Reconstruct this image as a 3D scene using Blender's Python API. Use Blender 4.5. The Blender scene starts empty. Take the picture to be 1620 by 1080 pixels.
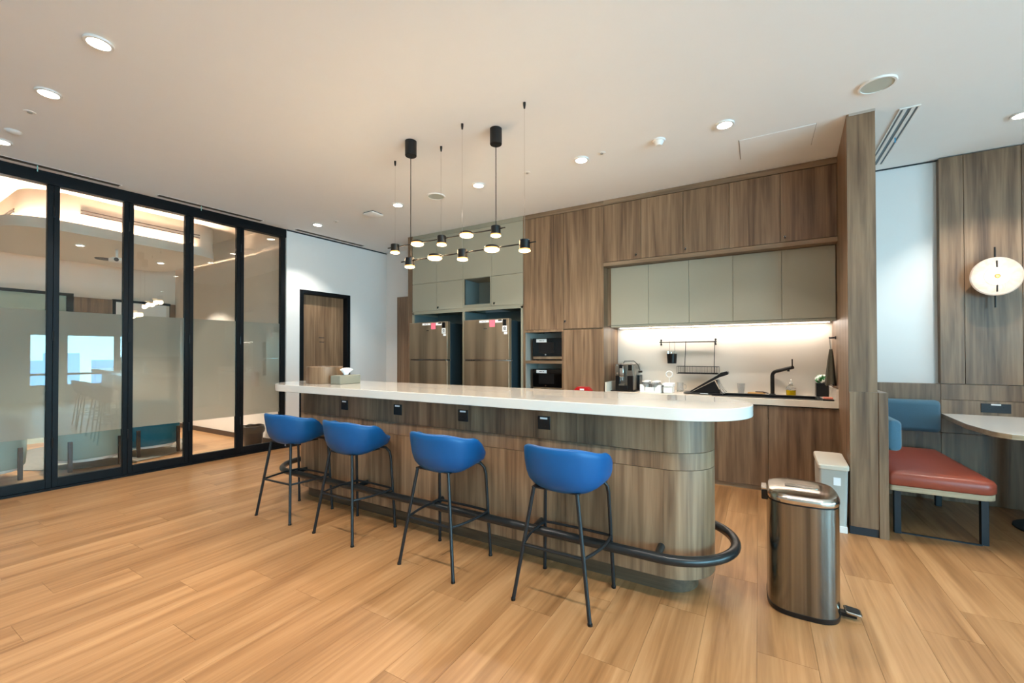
import bpy, bmesh, math, random
from mathutils import Vector, Matrix
random.seed(7)
PI = math.pi
S = bpy.context.scene
COL = S.collection

# ------------------------------------------------------------------ camera
H = 1.36
yaw, pit, rol, FPX = -0.5283, 0.0094, -0.0012, 668.99
F = Vector((math.sin(yaw)*math.cos(pit), math.cos(yaw)*math.cos(pit), math.sin(pit)))
R0 = Vector((math.cos(yaw), -math.sin(yaw), 0)); U0 = R0.cross(F)
R = R0*math.cos(rol) + U0*math.sin(rol); U = U0*math.cos(rol) - R0*math.sin(rol)
cd = bpy.data.cameras.new('camera'); cam = bpy.data.objects.new('camera', cd); COL.objects.link(cam)
m = Matrix((R, U, -F)).transposed().to_4x4(); m.translation = Vector((0, 0, H)); cam.matrix_world = m
cd.sensor_width = 36; cd.lens = 36*FPX/1620; cd.shift_x = -0.655/1620; cd.shift_y = 13.69/1620
cd.clip_start = 0.05; cd.clip_end = 2000
S.camera = cam

# ------------------------------------------------------------------ exposure, sky, daylight
S.view_settings.view_transform = 'Standard'; S.view_settings.look = 'None'
S.view_settings.gamma = 1.0; S.view_settings.use_curve_mapping = False
S.view_settings.exposure = 0.0
SPOT_W = 94.0          # ceiling downlights
SKY = 23.0
ROOM_COVE = 820.0
W = bpy.data.worlds.new('sky'); S.world = W; W.use_nodes = True
nt = W.node_tree; nt.nodes.clear()
o = nt.nodes.new('ShaderNodeOutputWorld'); b = nt.nodes.new('ShaderNodeBackground')
tc = nt.nodes.new('ShaderNodeTexCoord'); sp = nt.nodes.new('ShaderNodeSeparateXYZ'); cr = nt.nodes.new('ShaderNodeValToRGB')
mr = nt.nodes.new('ShaderNodeMapRange'); mr.inputs[1].default_value = -0.3; mr.inputs[2].default_value = 0.6
nt.links.new(tc.outputs['Generated'], sp.inputs[0]); nt.links.new(sp.outputs['Z'], mr.inputs[0])
nt.links.new(mr.outputs[0], cr.inputs[0]); nt.links.new(cr.outputs[0], b.inputs[0]); nt.links.new(b.outputs[0], o.inputs[0])
e = cr.color_ramp.elements
e[0].position = 0.0; e[0].color = (0.40, 0.64, 0.78, 1); e[1].position = 1.0; e[1].color = (0.32, 0.72, 0.98, 1)
x = e.new(0.33); x.color = (0.38, 0.78, 0.95, 1)
b.inputs[1].default_value = SKY

ZC = 3.192             # main ceiling
BW = 5.48              # back wall plane
RX = 5.6               # right (window) wall plane
FY = -3.2              # wall behind the camera
WIN = [(-2.9, -0.9, 2.65), (-0.75, 1.25, 2.65), (1.80, 2.40, 1.96), (2.53, 3.61, 1.96), (3.69, 3.95, 1.96)]   # right wall: y0, y1, top
ADDED_WIN = (3.7, 5.2, 2.65)   # unseen window added behind the camera for more daylight: x0, x1, top
def portal(loc, rot, sx, sy):
    ld = bpy.data.lights.new('daylight_portal', 'AREA'); ld.shape = 'RECTANGLE'; ld.size = sx; ld.size_y = sy
    ld.cycles.is_portal = True
    lo = bpy.data.objects.new('daylight_portal', ld); COL.objects.link(lo); lo.location = loc; lo.rotation_euler = rot
for y0, y1, zt in WIN: portal((RX+0.06, (y0+y1)/2, (zt+.45)/2), (0, PI/2, 0), zt-.45, y1-y0)
portal(((ADDED_WIN[0]+ADDED_WIN[1])/2, FY-.06, 1.55), (PI/2, 0, 0), ADDED_WIN[1]-ADDED_WIN[0], 2.2)

# ------------------------------------------------------------------ materials
def newmat(name):
    m = bpy.data.materials.new(name); m.use_nodes = True
    return m, m.node_tree, m.node_tree.nodes['Principled BSDF']
def lin(c):
    return tuple((v/255/12.92 if v/255 <= 0.04045 else ((v/255+0.055)/1.055)**2.4) for v in c)+(1,)
def plain(name, rgb, rough=0.5, metal=0.0, spec=0.5, noise=0.0, nscale=60, bump=0.0, coat=0.0, sheen=0.0, trans=0.0, ior=1.45):
    m, nt, p = newmat(name)
    c = lin(rgb)
    p.inputs['Base Color'].default_value = c; p.inputs['Roughness'].default_value = rough
    p.inputs['Metallic'].default_value = metal; p.inputs['Specular IOR Level'].default_value = spec
    p.inputs['Coat Weight'].default_value = coat; p.inputs['Sheen Weight'].default_value = sheen
    p.inputs['Transmission Weight'].default_value = trans; p.inputs['IOR'].default_value = ior
    tc = nt.nodes.new('ShaderNodeTexCoord'); n = nt.nodes.new('ShaderNodeTexNoise'); n.inputs['Scale'].default_value = nscale
    n.inputs['Detail'].default_value = 3
    nt.links.new(tc.outputs['Object'], n.inputs['Vector'])
    if noise > 0:
        mx = nt.nodes.new('ShaderNodeMix'); mx.data_type = 'RGBA'
        mx.inputs['A'].default_value = tuple(v*(1-noise) for v in c[:3])+(1,)
        mx.inputs['B'].default_value = tuple(min(1, v*(1+noise)) for v in c[:3])+(1,)
        nt.links.new(n.outputs['Fac'], mx.inputs['Factor']); nt.links.new(mx.outputs['Result'], p.inputs['Base Color'])
    if bump > 0:
        bp = nt.nodes.new('ShaderNodeBump'); bp.inputs['Strength'].default_value = bump; bp.inputs['Distance'].default_value = 0.002
        nt.links.new(n.outputs['Fac'], bp.inputs['Height']); nt.links.new(bp.outputs[0], p.inputs['Normal'])
    return m
def emit(name, rgb, s):
    m, nt, p = newmat(name)
    p.inputs['Base Color'].default_value = rgb+(1,); p.inputs['Emission Color'].default_value = rgb+(1,)
    p.inputs['Emission Strength'].default_value = s
    return m
def wood(name, dark, mid, light, axis='Z', rough=0.45, streak=1.0, vary=0.0, coat=0.0, freq=7.0):
    """stretched-noise wood; grain runs along axis; every object gets its own piece of grain"""
    m, nt, p = newmat(name); L = nt.links.new
    tc = nt.nodes.new('ShaderNodeTexCoord'); oi = nt.nodes.new('ShaderNodeObjectInfo')
    mul = nt.nodes.new('ShaderNodeVectorMath'); mul.operation = 'SCALE'
    cmb = nt.nodes.new('ShaderNodeCombineXYZ')
    for i in range(3): L(oi.outputs['Random'], cmb.inputs[i])
    L(cmb.outputs[0], mul.inputs[0]); mul.inputs['Scale'].default_value = 37.0
    add = nt.nodes.new('ShaderNodeVectorMath'); add.operation = 'ADD'
    L(tc.outputs['Object'], add.inputs[0]); L(mul.outputs[0], add.inputs[1])
    def nz(sc, along, detail, dist=0.0):
        mp = nt.nodes.new('ShaderNodeMapping'); s = [sc, sc, sc]; s['XYZ'.index(axis)] = along
        mp.inputs['Scale'].default_value = s; L(add.outputs[0], mp.inputs['Vector'])
        n = nt.nodes.new('ShaderNodeTexNoise'); n.inputs['Scale'].default_value = 1; n.inputs['Detail'].default_value = detail
        n.inputs['Roughness'].default_value = 0.6; n.inputs['Distortion'].default_value = dist
        L(mp.outputs[0], n.inputs['Vector']); return n
    n1 = nz(freq, freq*0.06, 3, 0.5); n2 = nz(freq*6, freq*0.22, 4); n3 = nz(freq*2.6, freq*0.12, 3, 1.0)
    a = nt.nodes.new('ShaderNodeMath'); a.operation = 'MULTIPLY'; L(n1.outputs['Fac'], a.inputs[0]); a.inputs[1].default_value = 0.42
    b_ = nt.nodes.new('ShaderNodeMath'); b_.operation = 'MULTIPLY_ADD'; L(n3.outputs['Fac'], b_.inputs[0]); b_.inputs[1].default_value = 0.36; L(a.outputs[0], b_.inputs[2])
    c_ = nt.nodes.new('ShaderNodeMath'); c_.operation = 'MULTIPLY_ADD'; L(n2.outputs['Fac'], c_.inputs[0]); c_.inputs[1].default_value = 0.22; L(b_.outputs[0], c_.inputs[2])
    r = nt.nodes.new('ShaderNodeValToRGB'); e = r.color_ramp.elements
    w = 0.13/streak
    e[0].position = 0.5-w; e[0].color = lin(dark); e[1].position = 0.5+w; e[1].color = lin(light)
    q = e.new(0.5); q.color = lin(mid)
    L(c_.outputs[0], r.inputs[0]); last = r.outputs[0]
    if vary > 0:
        hs = nt.nodes.new('ShaderNodeHueSaturation'); mr = nt.nodes.new('ShaderNodeMapRange')
        mr.inputs[3].default_value = 1-vary; mr.inputs[4].default_value = 1+vary
        L(oi.outputs['Random'], mr.inputs[0]); L(mr.outputs[0], hs.inputs['Value']); L(last, hs.inputs['Color']); last = hs.outputs[0]
    L(last, p.inputs['Base Color']); p.inputs['Roughness'].default_value = rough; p.inputs['Coat Weight'].default_value = coat
    bp = nt.nodes.new('ShaderNodeBump'); bp.inputs['Strength'].default_value = 0.12; bp.inputs['Distance'].default_value = 0.001
    L(n2.outputs['Fac'], bp.inputs['Height']); L(bp.outputs[0], p.inputs['Normal'])
    return m
def steel(name, rgb, rough=0.25, axis='Z', stretch=(160, 160, 1.5), lo=0.18, hi=0.36, bands=None):
    m, nt, p = newmat(name); L = nt.links.new
    tc = nt.nodes.new('ShaderNodeTexCoord'); mp = nt.nodes.new('ShaderNodeMapping'); mp.inputs['Scale'].default_value = stretch
    n = nt.nodes.new('ShaderNodeTexNoise'); n.inputs['Scale'].default_value = 1; n.inputs['Detail'].default_value = 2
    mr = nt.nodes.new('ShaderNodeMapRange'); mr.inputs[3].default_value = lo; mr.inputs[4].default_value = hi
    L(tc.outputs['Object'], mp.inputs[0]); L(mp.outputs[0], n.inputs[0]); L(n.outputs['Fac'], mr.inputs[0]); L(mr.outputs[0], p.inputs['Roughness'])
    p.inputs['Base Color'].default_value = lin(rgb); p.inputs['Metallic'].default_value = 1
    if bands:
        m2 = nt.nodes.new('ShaderNodeMapping'); m2.inputs['Scale'].default_value = bands
        n2 = nt.nodes.new('ShaderNodeTexNoise'); n2.inputs['Scale'].default_value = 1; n2.inputs['Detail'].default_value = 4
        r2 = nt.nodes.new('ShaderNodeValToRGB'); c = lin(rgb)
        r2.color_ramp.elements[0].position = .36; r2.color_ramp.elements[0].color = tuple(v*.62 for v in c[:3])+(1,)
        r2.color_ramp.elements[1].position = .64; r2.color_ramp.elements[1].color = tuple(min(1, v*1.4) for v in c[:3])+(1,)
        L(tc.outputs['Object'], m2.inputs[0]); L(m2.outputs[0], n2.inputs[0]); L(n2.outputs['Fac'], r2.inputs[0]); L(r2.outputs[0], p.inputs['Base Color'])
    return m
def glassmat(name, tint=(1, 1, 1), f0=1.5, extra=0.0):
    m = bpy.data.materials.new(name); m.use_nodes = True; nt = m.node_tree; nt.nodes.clear(); L = nt.links.new
    o = nt.nodes.new('ShaderNodeOutputMaterial'); t = nt.nodes.new('ShaderNodeBsdfTransparent'); g = nt.nodes.new('ShaderNodeBsdfGlossy')
    g.inputs['Roughness'].default_value = 0.0; t.inputs[0].default_value = tint+(1,)
    fr = nt.nodes.new('ShaderNodeFresnel'); fr.inputs['IOR'].default_value = f0
    mx = nt.nodes.new('ShaderNodeMixShader'); L(fr.outputs[0], mx.inputs[0]); L(t.outputs[0], mx.inputs[1]); L(g.outputs[0], mx.inputs[2]); L(mx.outputs[0], o.inputs[0])
    return m
def filmmat(name):
    m = bpy.data.materials.new(name); m.use_nodes = True; nt = m.node_tree; nt.nodes.clear(); L = nt.links.new
    o = nt.nodes.new('ShaderNodeOutputMaterial'); d = nt.nodes.new('ShaderNodeBsdfDiffuse'); t = nt.nodes.new('ShaderNodeBsdfTranslucent')
    rf = nt.nodes.new('ShaderNodeBsdfRefraction'); rf.inputs['Roughness'].default_value = 0.42; rf.inputs['IOR'].default_value = 1.01
    rf.inputs['Color'].default_value = (0.84, 0.83, 0.79, 1)
    d.inputs[0].default_value = (0.54, 0.52, 0.47, 1); t.inputs[0].default_value = (0.68, 0.64, 0.56, 1)
    m1 = nt.nodes.new('ShaderNodeMixShader'); m1.inputs[0].default_value = 0.5; L(d.outputs[0], m1.inputs[1]); L(t.outputs[0], m1.inputs[2])
    m2 = nt.nodes.new('ShaderNodeMixShader'); m2.inputs[0].default_value = 0.4; L(m1.outputs[0], m2.inputs[1]); L(rf.outputs[0], m2.inputs[2])
    L(m2.outputs[0], o.inputs[0]); return m

M = {}
M['ceil'] = plain('ceiling_paint', (242, 243, 242), 0.9, noise=0.01, nscale=8)
M['white'] = plain('white_wall_paint', (228, 230, 230), 0.85, noise=0.012, nscale=6, bump=0.05)
M['cream'] = plain('cream_wall_paint', (226, 214, 200), 0.85, noise=0.012, nscale=6)
M['black'] = plain('black_metal', (16, 17, 19), 0.38, noise=0.1, nscale=80)
M['frame'] = plain('black_aluminium', (7, 11, 16), 0.45, noise=0.1, nscale=90, spec=0.25)
M['navy'] = plain('dark_grey_skirting', (34, 42, 50), 0.5, noise=0.08)
M['matblack'] = plain('matt_black_tube', (24, 26, 29), 0.42, noise=0.12, nscale=120, bump=0.1)
M['rail'] = plain('blackened_rail', (30, 32, 33), 0.28, noise=0.3, nscale=14)
M['plastic'] = plain('black_plastic', (12, 12, 14), 0.3, noise=0.1)
M['gloss_black'] = plain('black_gloss_glass', (6, 7, 8), 0.07, noise=0.1)
M['grey_lam'] = plain('sage_grey_laminate', (160, 157, 140), 0.42, noise=0.02, nscale=120)
M['grey_edge'] = plain('sage_grey_edge', (150, 147, 130), 0.5, noise=0.02)
M['teal_in'] = plain('blue_grey_carcass', (98, 114, 116), 0.5, noise=0.03)
M['quartz'] = plain('white_quartz', (214, 210, 203), 0.09, noise=0.035, nscale=260, coat=0.4)
M['quartz_k'] = plain('cream_worktop', (226, 216, 200), 0.25, noise=0.03, nscale=240)
M['splash'] = plain('cream_splashback', (214, 206, 194), 0.45, noise=0.01, nscale=30)
M['blue'] = plain('blue_leather', (8, 80, 136), 0.42, noise=0.06, nscale=12, bump=0.05, spec=0.4)
M['red'] = plain('rust_red_leather', (152, 72, 54), 0.33, noise=0.08, nscale=14, bump=0.12)
M['bluefab'] = plain('blue_woven_fabric', (76, 114, 136), 0.95, noise=0.28, nscale=420, bump=0.6, sheen=0.3)
M['mint'] = plain('mint_fabric', (164, 182, 172), 0.95, noise=0.12, nscale=300, bump=0.4)
M['teal'] = plain('teal_fabric', (38, 112, 134), 0.95, noise=0.15, nscale=300, bump=0.4)
M['walnut'] = plain('dark_walnut', (58, 40, 30), 0.5, noise=0.25, nscale=40)
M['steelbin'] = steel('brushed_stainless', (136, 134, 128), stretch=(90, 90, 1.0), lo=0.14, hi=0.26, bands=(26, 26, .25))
M['steellid'] = steel('polished_stainless', (200, 192, 182), stretch=(60, 60, 60), lo=0.12, hi=0.2)
M['fridge'] = steel('bronze_steel', (146, 130, 108), stretch=(2, 2, 200), lo=0.34, hi=0.46, bands=(5, 5, .3)); M['fridge'].node_tree.nodes['Principled BSDF'].inputs['Metallic'].default_value = .72
M['chrome'] = steel('chrome', (210, 208, 204), stretch=(20, 20, 20), lo=0.08, hi=0.14)
M['fridgeside'] = plain('dark_fridge_side', (34, 50, 58), 0.45, noise=0.05)
M['beige'] = plain('beige_plastic', (206, 196, 180), 0.4, noise=0.02)
M['greige'] = plain('grey_plastic', (168, 166, 158), 0.4, noise=0.02)
M['whitepl'] = plain('white_plastic', (236, 234, 230), 0.35, noise=0.01)
M['paper'] = plain('white_paper', (240, 242, 244), 0.9, noise=0.02)
M['ink'] = plain('dark_print', (50, 50, 54), 0.8, noise=0.05)
M['pink'] = plain('pink_card', (240, 120, 142), 0.8, noise=0.03)
M['tissuebox'] = plain('grey_green_felt', (132, 134, 122), 0.9, noise=0.1, nscale=200, bump=0.3)
M['redcase'] = plain('red_plastic', (176, 26, 30), 0.35, noise=0.05)
M['darkbag'] = plain('dark_brown_plastic', (44, 38, 30), 0.35, noise=0.25, nscale=22, bump=0.5)
M['towel'] = plain('olive_grey_towel', (74, 70, 58), 0.95, noise=0.2, nscale=120, bump=0.5)
M['green'] = plain('green_white_film', (70, 150, 84), 0.35)
_n = M['green'].node_tree; _r = _n.nodes.new('ShaderNodeValToRGB'); _t = [q for q in _n.nodes if q.type == 'TEX_NOISE'][0]; _t.inputs['Scale'].default_value = 26
_r.color_ramp.elements[0].position = .46; _r.color_ramp.elements[0].color = lin((52, 140, 70)); _r.color_ramp.elements[1].position = .54; _r.color_ramp.elements[1].color = lin((236, 240, 232))
_n.links.new(_t.outputs['Fac'], _r.inputs[0]); _n.links.new(_r.outputs[0], _n.nodes['Principled BSDF'].inputs['Base Color'])
M['spink'] = plain('salmon_sponge', (226, 140, 120), 0.9, noise=0.1, nscale=200)
M['yellow'] = plain('yellow_soap', (226, 196, 30), 0.15, noise=0.05, trans=0.3)
M['clear'] = plain('clear_plastic', (240, 240, 240), 0.08, noise=0.01, trans=0.9, ior=1.3)
M['cardboard'] = plain('tan_cloth', (190, 150, 96), 0.9, noise=0.1)
M['rug'] = plain('grey_rug', (120, 116, 106), 0.95, noise=0.25, nscale=14)
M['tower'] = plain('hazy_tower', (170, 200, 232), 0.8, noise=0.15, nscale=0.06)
M['glass'] = glassmat('partition_glass', (0.97, 0.985, 0.975), 1.55)
M['winglass'] = glassmat('window_glass', (0.98, 0.99, 1.0), 1.3)
M['film'] = filmmat('frosted_film')
M['led'] = emit('downlight_lens', (1.0, 0.93, 0.82), 28)
M['ledstrip'] = emit('warm_led_strip', (1.0, 0.88, 0.78), 14)
M['warm'] = emit('warm_lamp_lens', (1.0, 0.78, 0.46), 5)
M['amber'] = emit('amber_lens_edge', (1.0, 0.42, 0.10), 0.9)
M['alab'] = emit('alabaster_glow', (1.0, 0.80, 0.62), 0.42)
M['alabc'] = emit('alabaster_core', (1.0, 0.93, 0.84), 1.1)
M['brass'] = steel('brass', (190, 130, 70), stretch=(20, 20, 20), lo=0.2, hi=0.3)
for _k in ('alab', 'alabc'): M[_k].node_tree.nodes['Principled BSDF'].inputs['Base Color'].default_value = (.30, .27, .24, 1)
_n = M['alab'].node_tree; _p = _n.nodes['Principled BSDF']; _t = _n.nodes.new('ShaderNodeTexNoise'); _t.inputs['Scale'].default_value = 9; _t.inputs['Distortion'].default_value = 2.2; _t.inputs['Detail'].default_value = 4
_c = _n.nodes.new('ShaderNodeTexCoord'); _r = _n.nodes.new('ShaderNodeValToRGB'); _r.color_ramp.elements[0].position = .40; _r.color_ramp.elements[0].color = (1, .66, .42, 1); _r.color_ramp.elements[1].position = .58; _r.color_ramp.elements[1].color = (1, .86, .72, 1)
_n.links.new(_c.outputs['Object'], _t.inputs[0]); _n.links.new(_t.outputs['Fac'], _r.inputs[0]); _n.links.new(_r.outputs[0], _p.inputs['Emission Color'])
# woods
M['oak'] = wood('grey_brown_oak', (82, 61, 44), (124, 98, 74), (152, 125, 98), 'Z', 0.42, 1.0)
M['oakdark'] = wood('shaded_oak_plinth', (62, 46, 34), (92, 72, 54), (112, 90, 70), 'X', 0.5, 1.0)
M['oakH'] = wood('grey_brown_oak_horizontal', (96, 76, 58), (134, 110, 86), (158, 134, 108), 'X', 0.42, 1.0)
M['oakY'] = wood('grey_brown_oak_deep', (96, 76, 58), (134, 110, 86), (158, 134, 108), 'Y', 0.42, 1.0)
M['ply'] = wood('pale_plywood', (160, 140, 112), (184, 166, 138), (204, 188, 162), 'X', 0.5, 0.8)
M['plank'] = wood('honey_oak_plank', (126, 86, 50), (164, 120, 78), (189, 146, 102), 'Y', 0.36, 0.8, vary=0.05, freq=7)
M['subfloor'] = plain('joint_dark', (104, 70, 42), 0.7, noise=0.1)

# ------------------------------------------------------------------ mesh helpers
WO = {}
class MB:
    def __init__(s): s.v = []; s.f = []; s.xf = None
    def add(s, vs, fs):
        n = len(s.v)
        s.v += [Vector(s.xf(*v)) if s.xf else Vector(v) for v in vs]; s.f += [tuple(i+n for i in f) for f in fs]; return s
    def box(s, x0, y0, z0, x1, y1, z1):
        x0, x1 = min(x0, x1), max(x0, x1); y0, y1 = min(y0, y1), max(y0, y1); z0, z1 = min(z0, z1), max(z0, z1)
        return s.add([(x0,y0,z0),(x1,y0,z0),(x1,y1,z0),(x0,y1,z0),(x0,y0,z1),(x1,y0,z1),(x1,y1,z1),(x0,y1,z1)],
                     [(0,3,2,1),(4,5,6,7),(0,1,5,4),(1,2,6,5),(2,3,7,6),(3,0,4,7)])
    def prism(s, poly, z0, z1):
        n = len(poly); a = [(p[0], p[1], z0) for p in poly]+[(p[0], p[1], z1) for p in poly]
        return s.add(a, [tuple(range(n))[::-1], tuple(range(n, 2*n))]+[(i, (i+1) % n, (i+1) % n+n, i+n) for i in range(n)])
    def rings(s, rings, cap0=True, cap1=True, closed=False):
        n = len(rings[0]); vs = [p for r in rings for p in r]; fs = []
        K = len(rings)
        for k in range(K if closed else K-1):
            for i in range(n):
                j = (i+1) % n; k2 = (k+1) % K
                fs.append((k*n+i, k*n+j, k2*n+j, k2*n+i))
        if not closed:
            if cap0: fs.append(tuple(range(n))[::-1])
            if cap1: fs.append(tuple(range((K-1)*n, K*n)))
        return s.add(vs, fs)
    def cyl(s, p0, p1, r, r1=None, n=16):
        return s.tube([p0, p1], r, n=n, radii=[r, r if r1 is None else r1])
    def tube(s, pts, r, n=10, closed=False, radii=None):
        pts = [Vector(p) for p in pts]; K = len(pts); rs = []
        up = None
        for i, p in enumerate(pts):
            if closed: d = pts[(i+1) % K]-pts[i-1]
            else: d = pts[min(i+1, K-1)]-pts[max(i-1, 0)]
            d.normalize()
            if up is None:
                up = Vector((0, 0, 1)) if abs(d.z) < 0.9 else Vector((1, 0, 0))
            a = d.cross(up)
            if a.length < 1e-4: a = d.cross(Vector((0, 1, 0)))
            a.normalize(); b = a.cross(d); up = b
            rr = radii[i] if radii else r
            rs.append([tuple(p+a*math.cos(t)*rr+b*math.sin(t)*rr) for t in [2*PI*k/n for k in range(n)]])
        return s.rings(rs, closed=closed)
    def lathe(s, prof, c=(0, 0, 0), n=24, sx=1, sy=1):
        rs = [[(c[0]+r*sx*math.cos(2*PI*k/n), c[1]+r*sy*math.sin(2*PI*k/n), c[2]+z) for k in range(n)] for r, z in prof]
        return s.rings(rs, closed=(prof[0][0] > .0045 and prof[-1][0] > .0045))
    def build(s, name, mat, parent=None, bevel=0.0, sharp=35, seg=2, origin=None):
        me = bpy.data.meshes.new(name)
        vs = s.v
        if parent is not None: off = WO[parent]
        elif origin is not None: off = Vector(origin)
        else:
            off = Vector(((min(v.x for v in vs)+max(v.x for v in vs))/2, (min(v.y for v in vs)+max(v.y for v in vs))/2, min(v.z for v in vs)))
        me.from_pydata([tuple(v-off) for v in vs], [], s.f); me.validate()
        bm = bmesh.new(); bm.from_mesh(me); bmesh.ops.recalc_face_normals(bm, faces=bm.faces)
        for f in bm.faces: f.smooth = True
        bm.to_mesh(me); bm.free()
        me.set_sharp_from_angle(angle=math.radians(sharp))
        me.materials.append(M[mat] if isinstance(mat, str) else mat)
        ob = bpy.data.objects.new(name, me); COL.objects.link(ob)
        if parent is not None: ob.parent = parent; WO[ob] = WO[parent]
        else: ob.location = off; WO[ob] = off
        if bevel > 0:
            md = ob.modifiers.new('bevel', 'BEVEL'); md.width = bevel; md.segments = seg; md.limit_method = 'ANGLE'; md.angle_limit = math.radians(40)
            md.harden_normals = False
        return ob
def tag(o, label, cat, group=None):
    o['label'] = label; o['category'] = cat
    if group: o['group'] = group
    return o
def thing(name, label, cat, loc, group=None):
    o = bpy.data.objects.new(name, None); COL.objects.link(o); o.location = loc; o.empty_display_size = 0.05
    WO[o] = Vector(loc); return tag(o, label, cat, group)
def struct(o): o['kind'] = 'structure'; return o
def B(name, mat, parent, *boxes, bevel=0.0, **k):
    mb = MB()
    for q in boxes: mb.box(*q)
    return mb.build(name, mat, parent, bevel, **k)
def copy_tree(o, parent=None, loc=None):
    c = o.copy(); COL.objects.link(c)
    if parent is not None: c.parent = parent
    if loc is not None: c.location = loc
    for ch in list(o.children): copy_tree(ch, c)
    return c
def partlabel(o, l): o['label'] = l; return o
def stadium(x0, x1, yc, r, n=16):
    """rounded-end outline: centres x0..x1"""
    p = [(x1+r*math.cos(t), yc+r*math.sin(t)) for t in [-PI/2+PI*k/n for k in range(n+1)]]
    p += [(x0+r*math.cos(t), yc+r*math.sin(t)) for t in [PI/2+PI*k/n for k in range(n+1)]]
    return p
def rrect(x0, y0, x1, y1, r, n=6, rs=None):
    rs = rs or [r]*4; p = []
    for (cx, cy, a0), q in zip(((x1, y0, -PI/2), (x1, y1, 0), (x0, y1, PI/2), (x0, y0, PI)), rs):
        sx = -1 if cx == x1 else 1; sy = -1 if cy == y1 else 1
        if q <= 0: p.append((cx, cy)); continue
        for k in range(n+1):
            t = a0+PI/2*k/n; p.append((cx+sx*q+q*math.cos(t), cy+sy*q+q*math.sin(t)))
    return p
def text_strokes(mb, x0, x1, z, h, y, n=9):
    """row of tiny dark strokes standing for print too small to read"""
    w = (x1-x0)/n
    for i in range(n):
        if i % 5 == 4: continue
        mb.box(x0+i*w, y-0.0006, z, x0+i*w+w*0.62, y, z+h)

# partition / left wall run: s = world Y, t = offset into the meeting room (-X)
TP = 0.0693
def LW(s, t, z): return (-6.059+TP*(s-2.5)-t, s, z)

# ================================================================== STRUCTURE
# floor: slab with planks lying on it
fl = struct(B('floor', 'subfloor', None, (-9.8, FY-0.2, -0.12, RX+0.2, 5.7, -0.008), origin=(0, 0, 0)))
pw, pl = 0.231, 1.22
x00 = -3.02-30*pw
pm = {}
def plank_mesh(w, l):
    k = (round(w, 3), round(l, 3))
    if k not in pm:
        mb = MB(); g = 0.0003
        mb.add([(-w/2+g, -l/2+g, -0.008), (w/2-g, -l/2+g, -0.008), (w/2-g, l/2-g, -0.008), (-w/2+g, l/2-g, -0.008),
                (-w/2+g+.0003, -l/2+g+.0003, 0), (w/2-g-.0003, -l/2+g+.0003, 0), (w/2-g-.0003, l/2-g-.0003, 0), (-w/2+g+.0003, l/2-g-.0003, 0)],
               [(4,5,6,7),(0,1,5,4),(1,2,6,5),(2,3,7,6),(3,0,4,7)])
        me = bpy.data.meshes.new('plank'); me.from_pydata([tuple(v) for v in mb.v], [], mb.f); me.materials.append(M['plank']); pm[k] = me
    return pm[k]
rest = []; cand = []
nrow = int((RX-x00)/pw)+1
offs = [0.01, 0.43, 0.82, 0.22, 0.62, 1.03, 0.34, 0.74, 0.12, 0.53, 0.93]
for i in range(nrow):
    xa = x00+i*pw; xc = xa+pw/2
    if xc < -9.75 or xc > RX: continue
    off = offs[(i*4) % 11]+random.uniform(-.04, .04)
    if i == 31: off = 1.23-1.22
    y = FY-0.2-pl+off % pl
    while y < 5.6:
        y0, y1 = max(y, FY-0.2), min(y+pl, 5.6)
        if y1-y0 > 0.05:
            yc = (y0+y1)/2; cx, cy = xc, yc
            dep = cx*F.x+cy*F.y; side = cx*R.x+cy*R.y
            vis = dep > 0.7 and abs(side) < dep*1.25+0.4 and cy > 0.2 and not (xc < LW(yc, 0, 0)[0] and (yc > 3.9 or xc < -9.6)) and xc < 3.2
            cand.append((vis, dep if vis else 99, xc, yc, y1-y0))
        y += pl
cand.sort(key=lambda q: q[1])
cnt = 0
sm = MB()
for vis, d, xc, yc, l in cand:
    if vis and cnt < 298:
        ob = bpy.data.objects.new('plank', plank_mesh(pw, l)); COL.objects.link(ob); ob.location = (xc, yc, 0); ob.parent = fl; cnt += 1
    else:
        g = 0.0004; sm.box(xc-pw/2+g, yc-l/2+g, -0.008, xc+pw/2-g, yc+l/2-g, 0)
so = sm.build('planks_beyond', 'plank', fl); so['kind'] = 'stuff'

# main ceiling
cl = struct(B('ceiling', 'ceil', None, (-6.45, FY-0.2, ZC, RX+0.2, 5.7, ZC+0.15), origin=(0, 0, ZC)))
# walls
struct(B('wall_back', 'white', None, (-6.3, BW, 0, RX+0.2, BW+0.15, ZC), origin=(0, BW, 0)))
# right wall with window openings (unseen directly, its light and its reflection are)
WZ0 = 0.45
mb = MB(); mb.box(RX, FY, 0, RX+0.15, BW, WZ0); mb.box(RX, FY, 2.65, RX+0.15, BW, ZC)
ys = [FY]+[v for w in WIN for v in w[:2]]+[BW]
for a, b_ in zip(ys[::2], ys[1::2]): mb.box(RX, a, WZ0, RX+0.15, b_, 2.65)
for a, b_, zt in WIN:
    if zt < 2.6: mb.box(RX, a, zt, RX+0.15, b_, 2.65)
struct(mb.build('wall_right', 'white', None, origin=(RX, 0, 0)))
t = 0.035
for i, (a, b_, zt) in enumerate(WIN):
    w = struct(thing('window_%d' % (i+1), 'window', 'window', (RX+0.05, (a+b_)/2, WZ0)))
    del w['label']; del w['category']
    q = [(RX+.02, a, WZ0, RX+.08, b_, WZ0+t), (RX+.02, a, zt-t, RX+.08, b_, zt), (RX+.02, a, WZ0+t, RX+.08, a+t, zt-t), (RX+.02, b_-t, WZ0+t, RX+.08, b_, zt-t), (RX+.02, a+t, .76, RX+.08, b_-t, .82)]
    B('window_frame', 'whitepl', w, *q)
    B('pane', 'winglass', w, (RX+.048, a+t, WZ0+t, RX+.052, b_-t, zt-t))
mb = MB(); x0, x1, zt = ADDED_WIN
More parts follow.
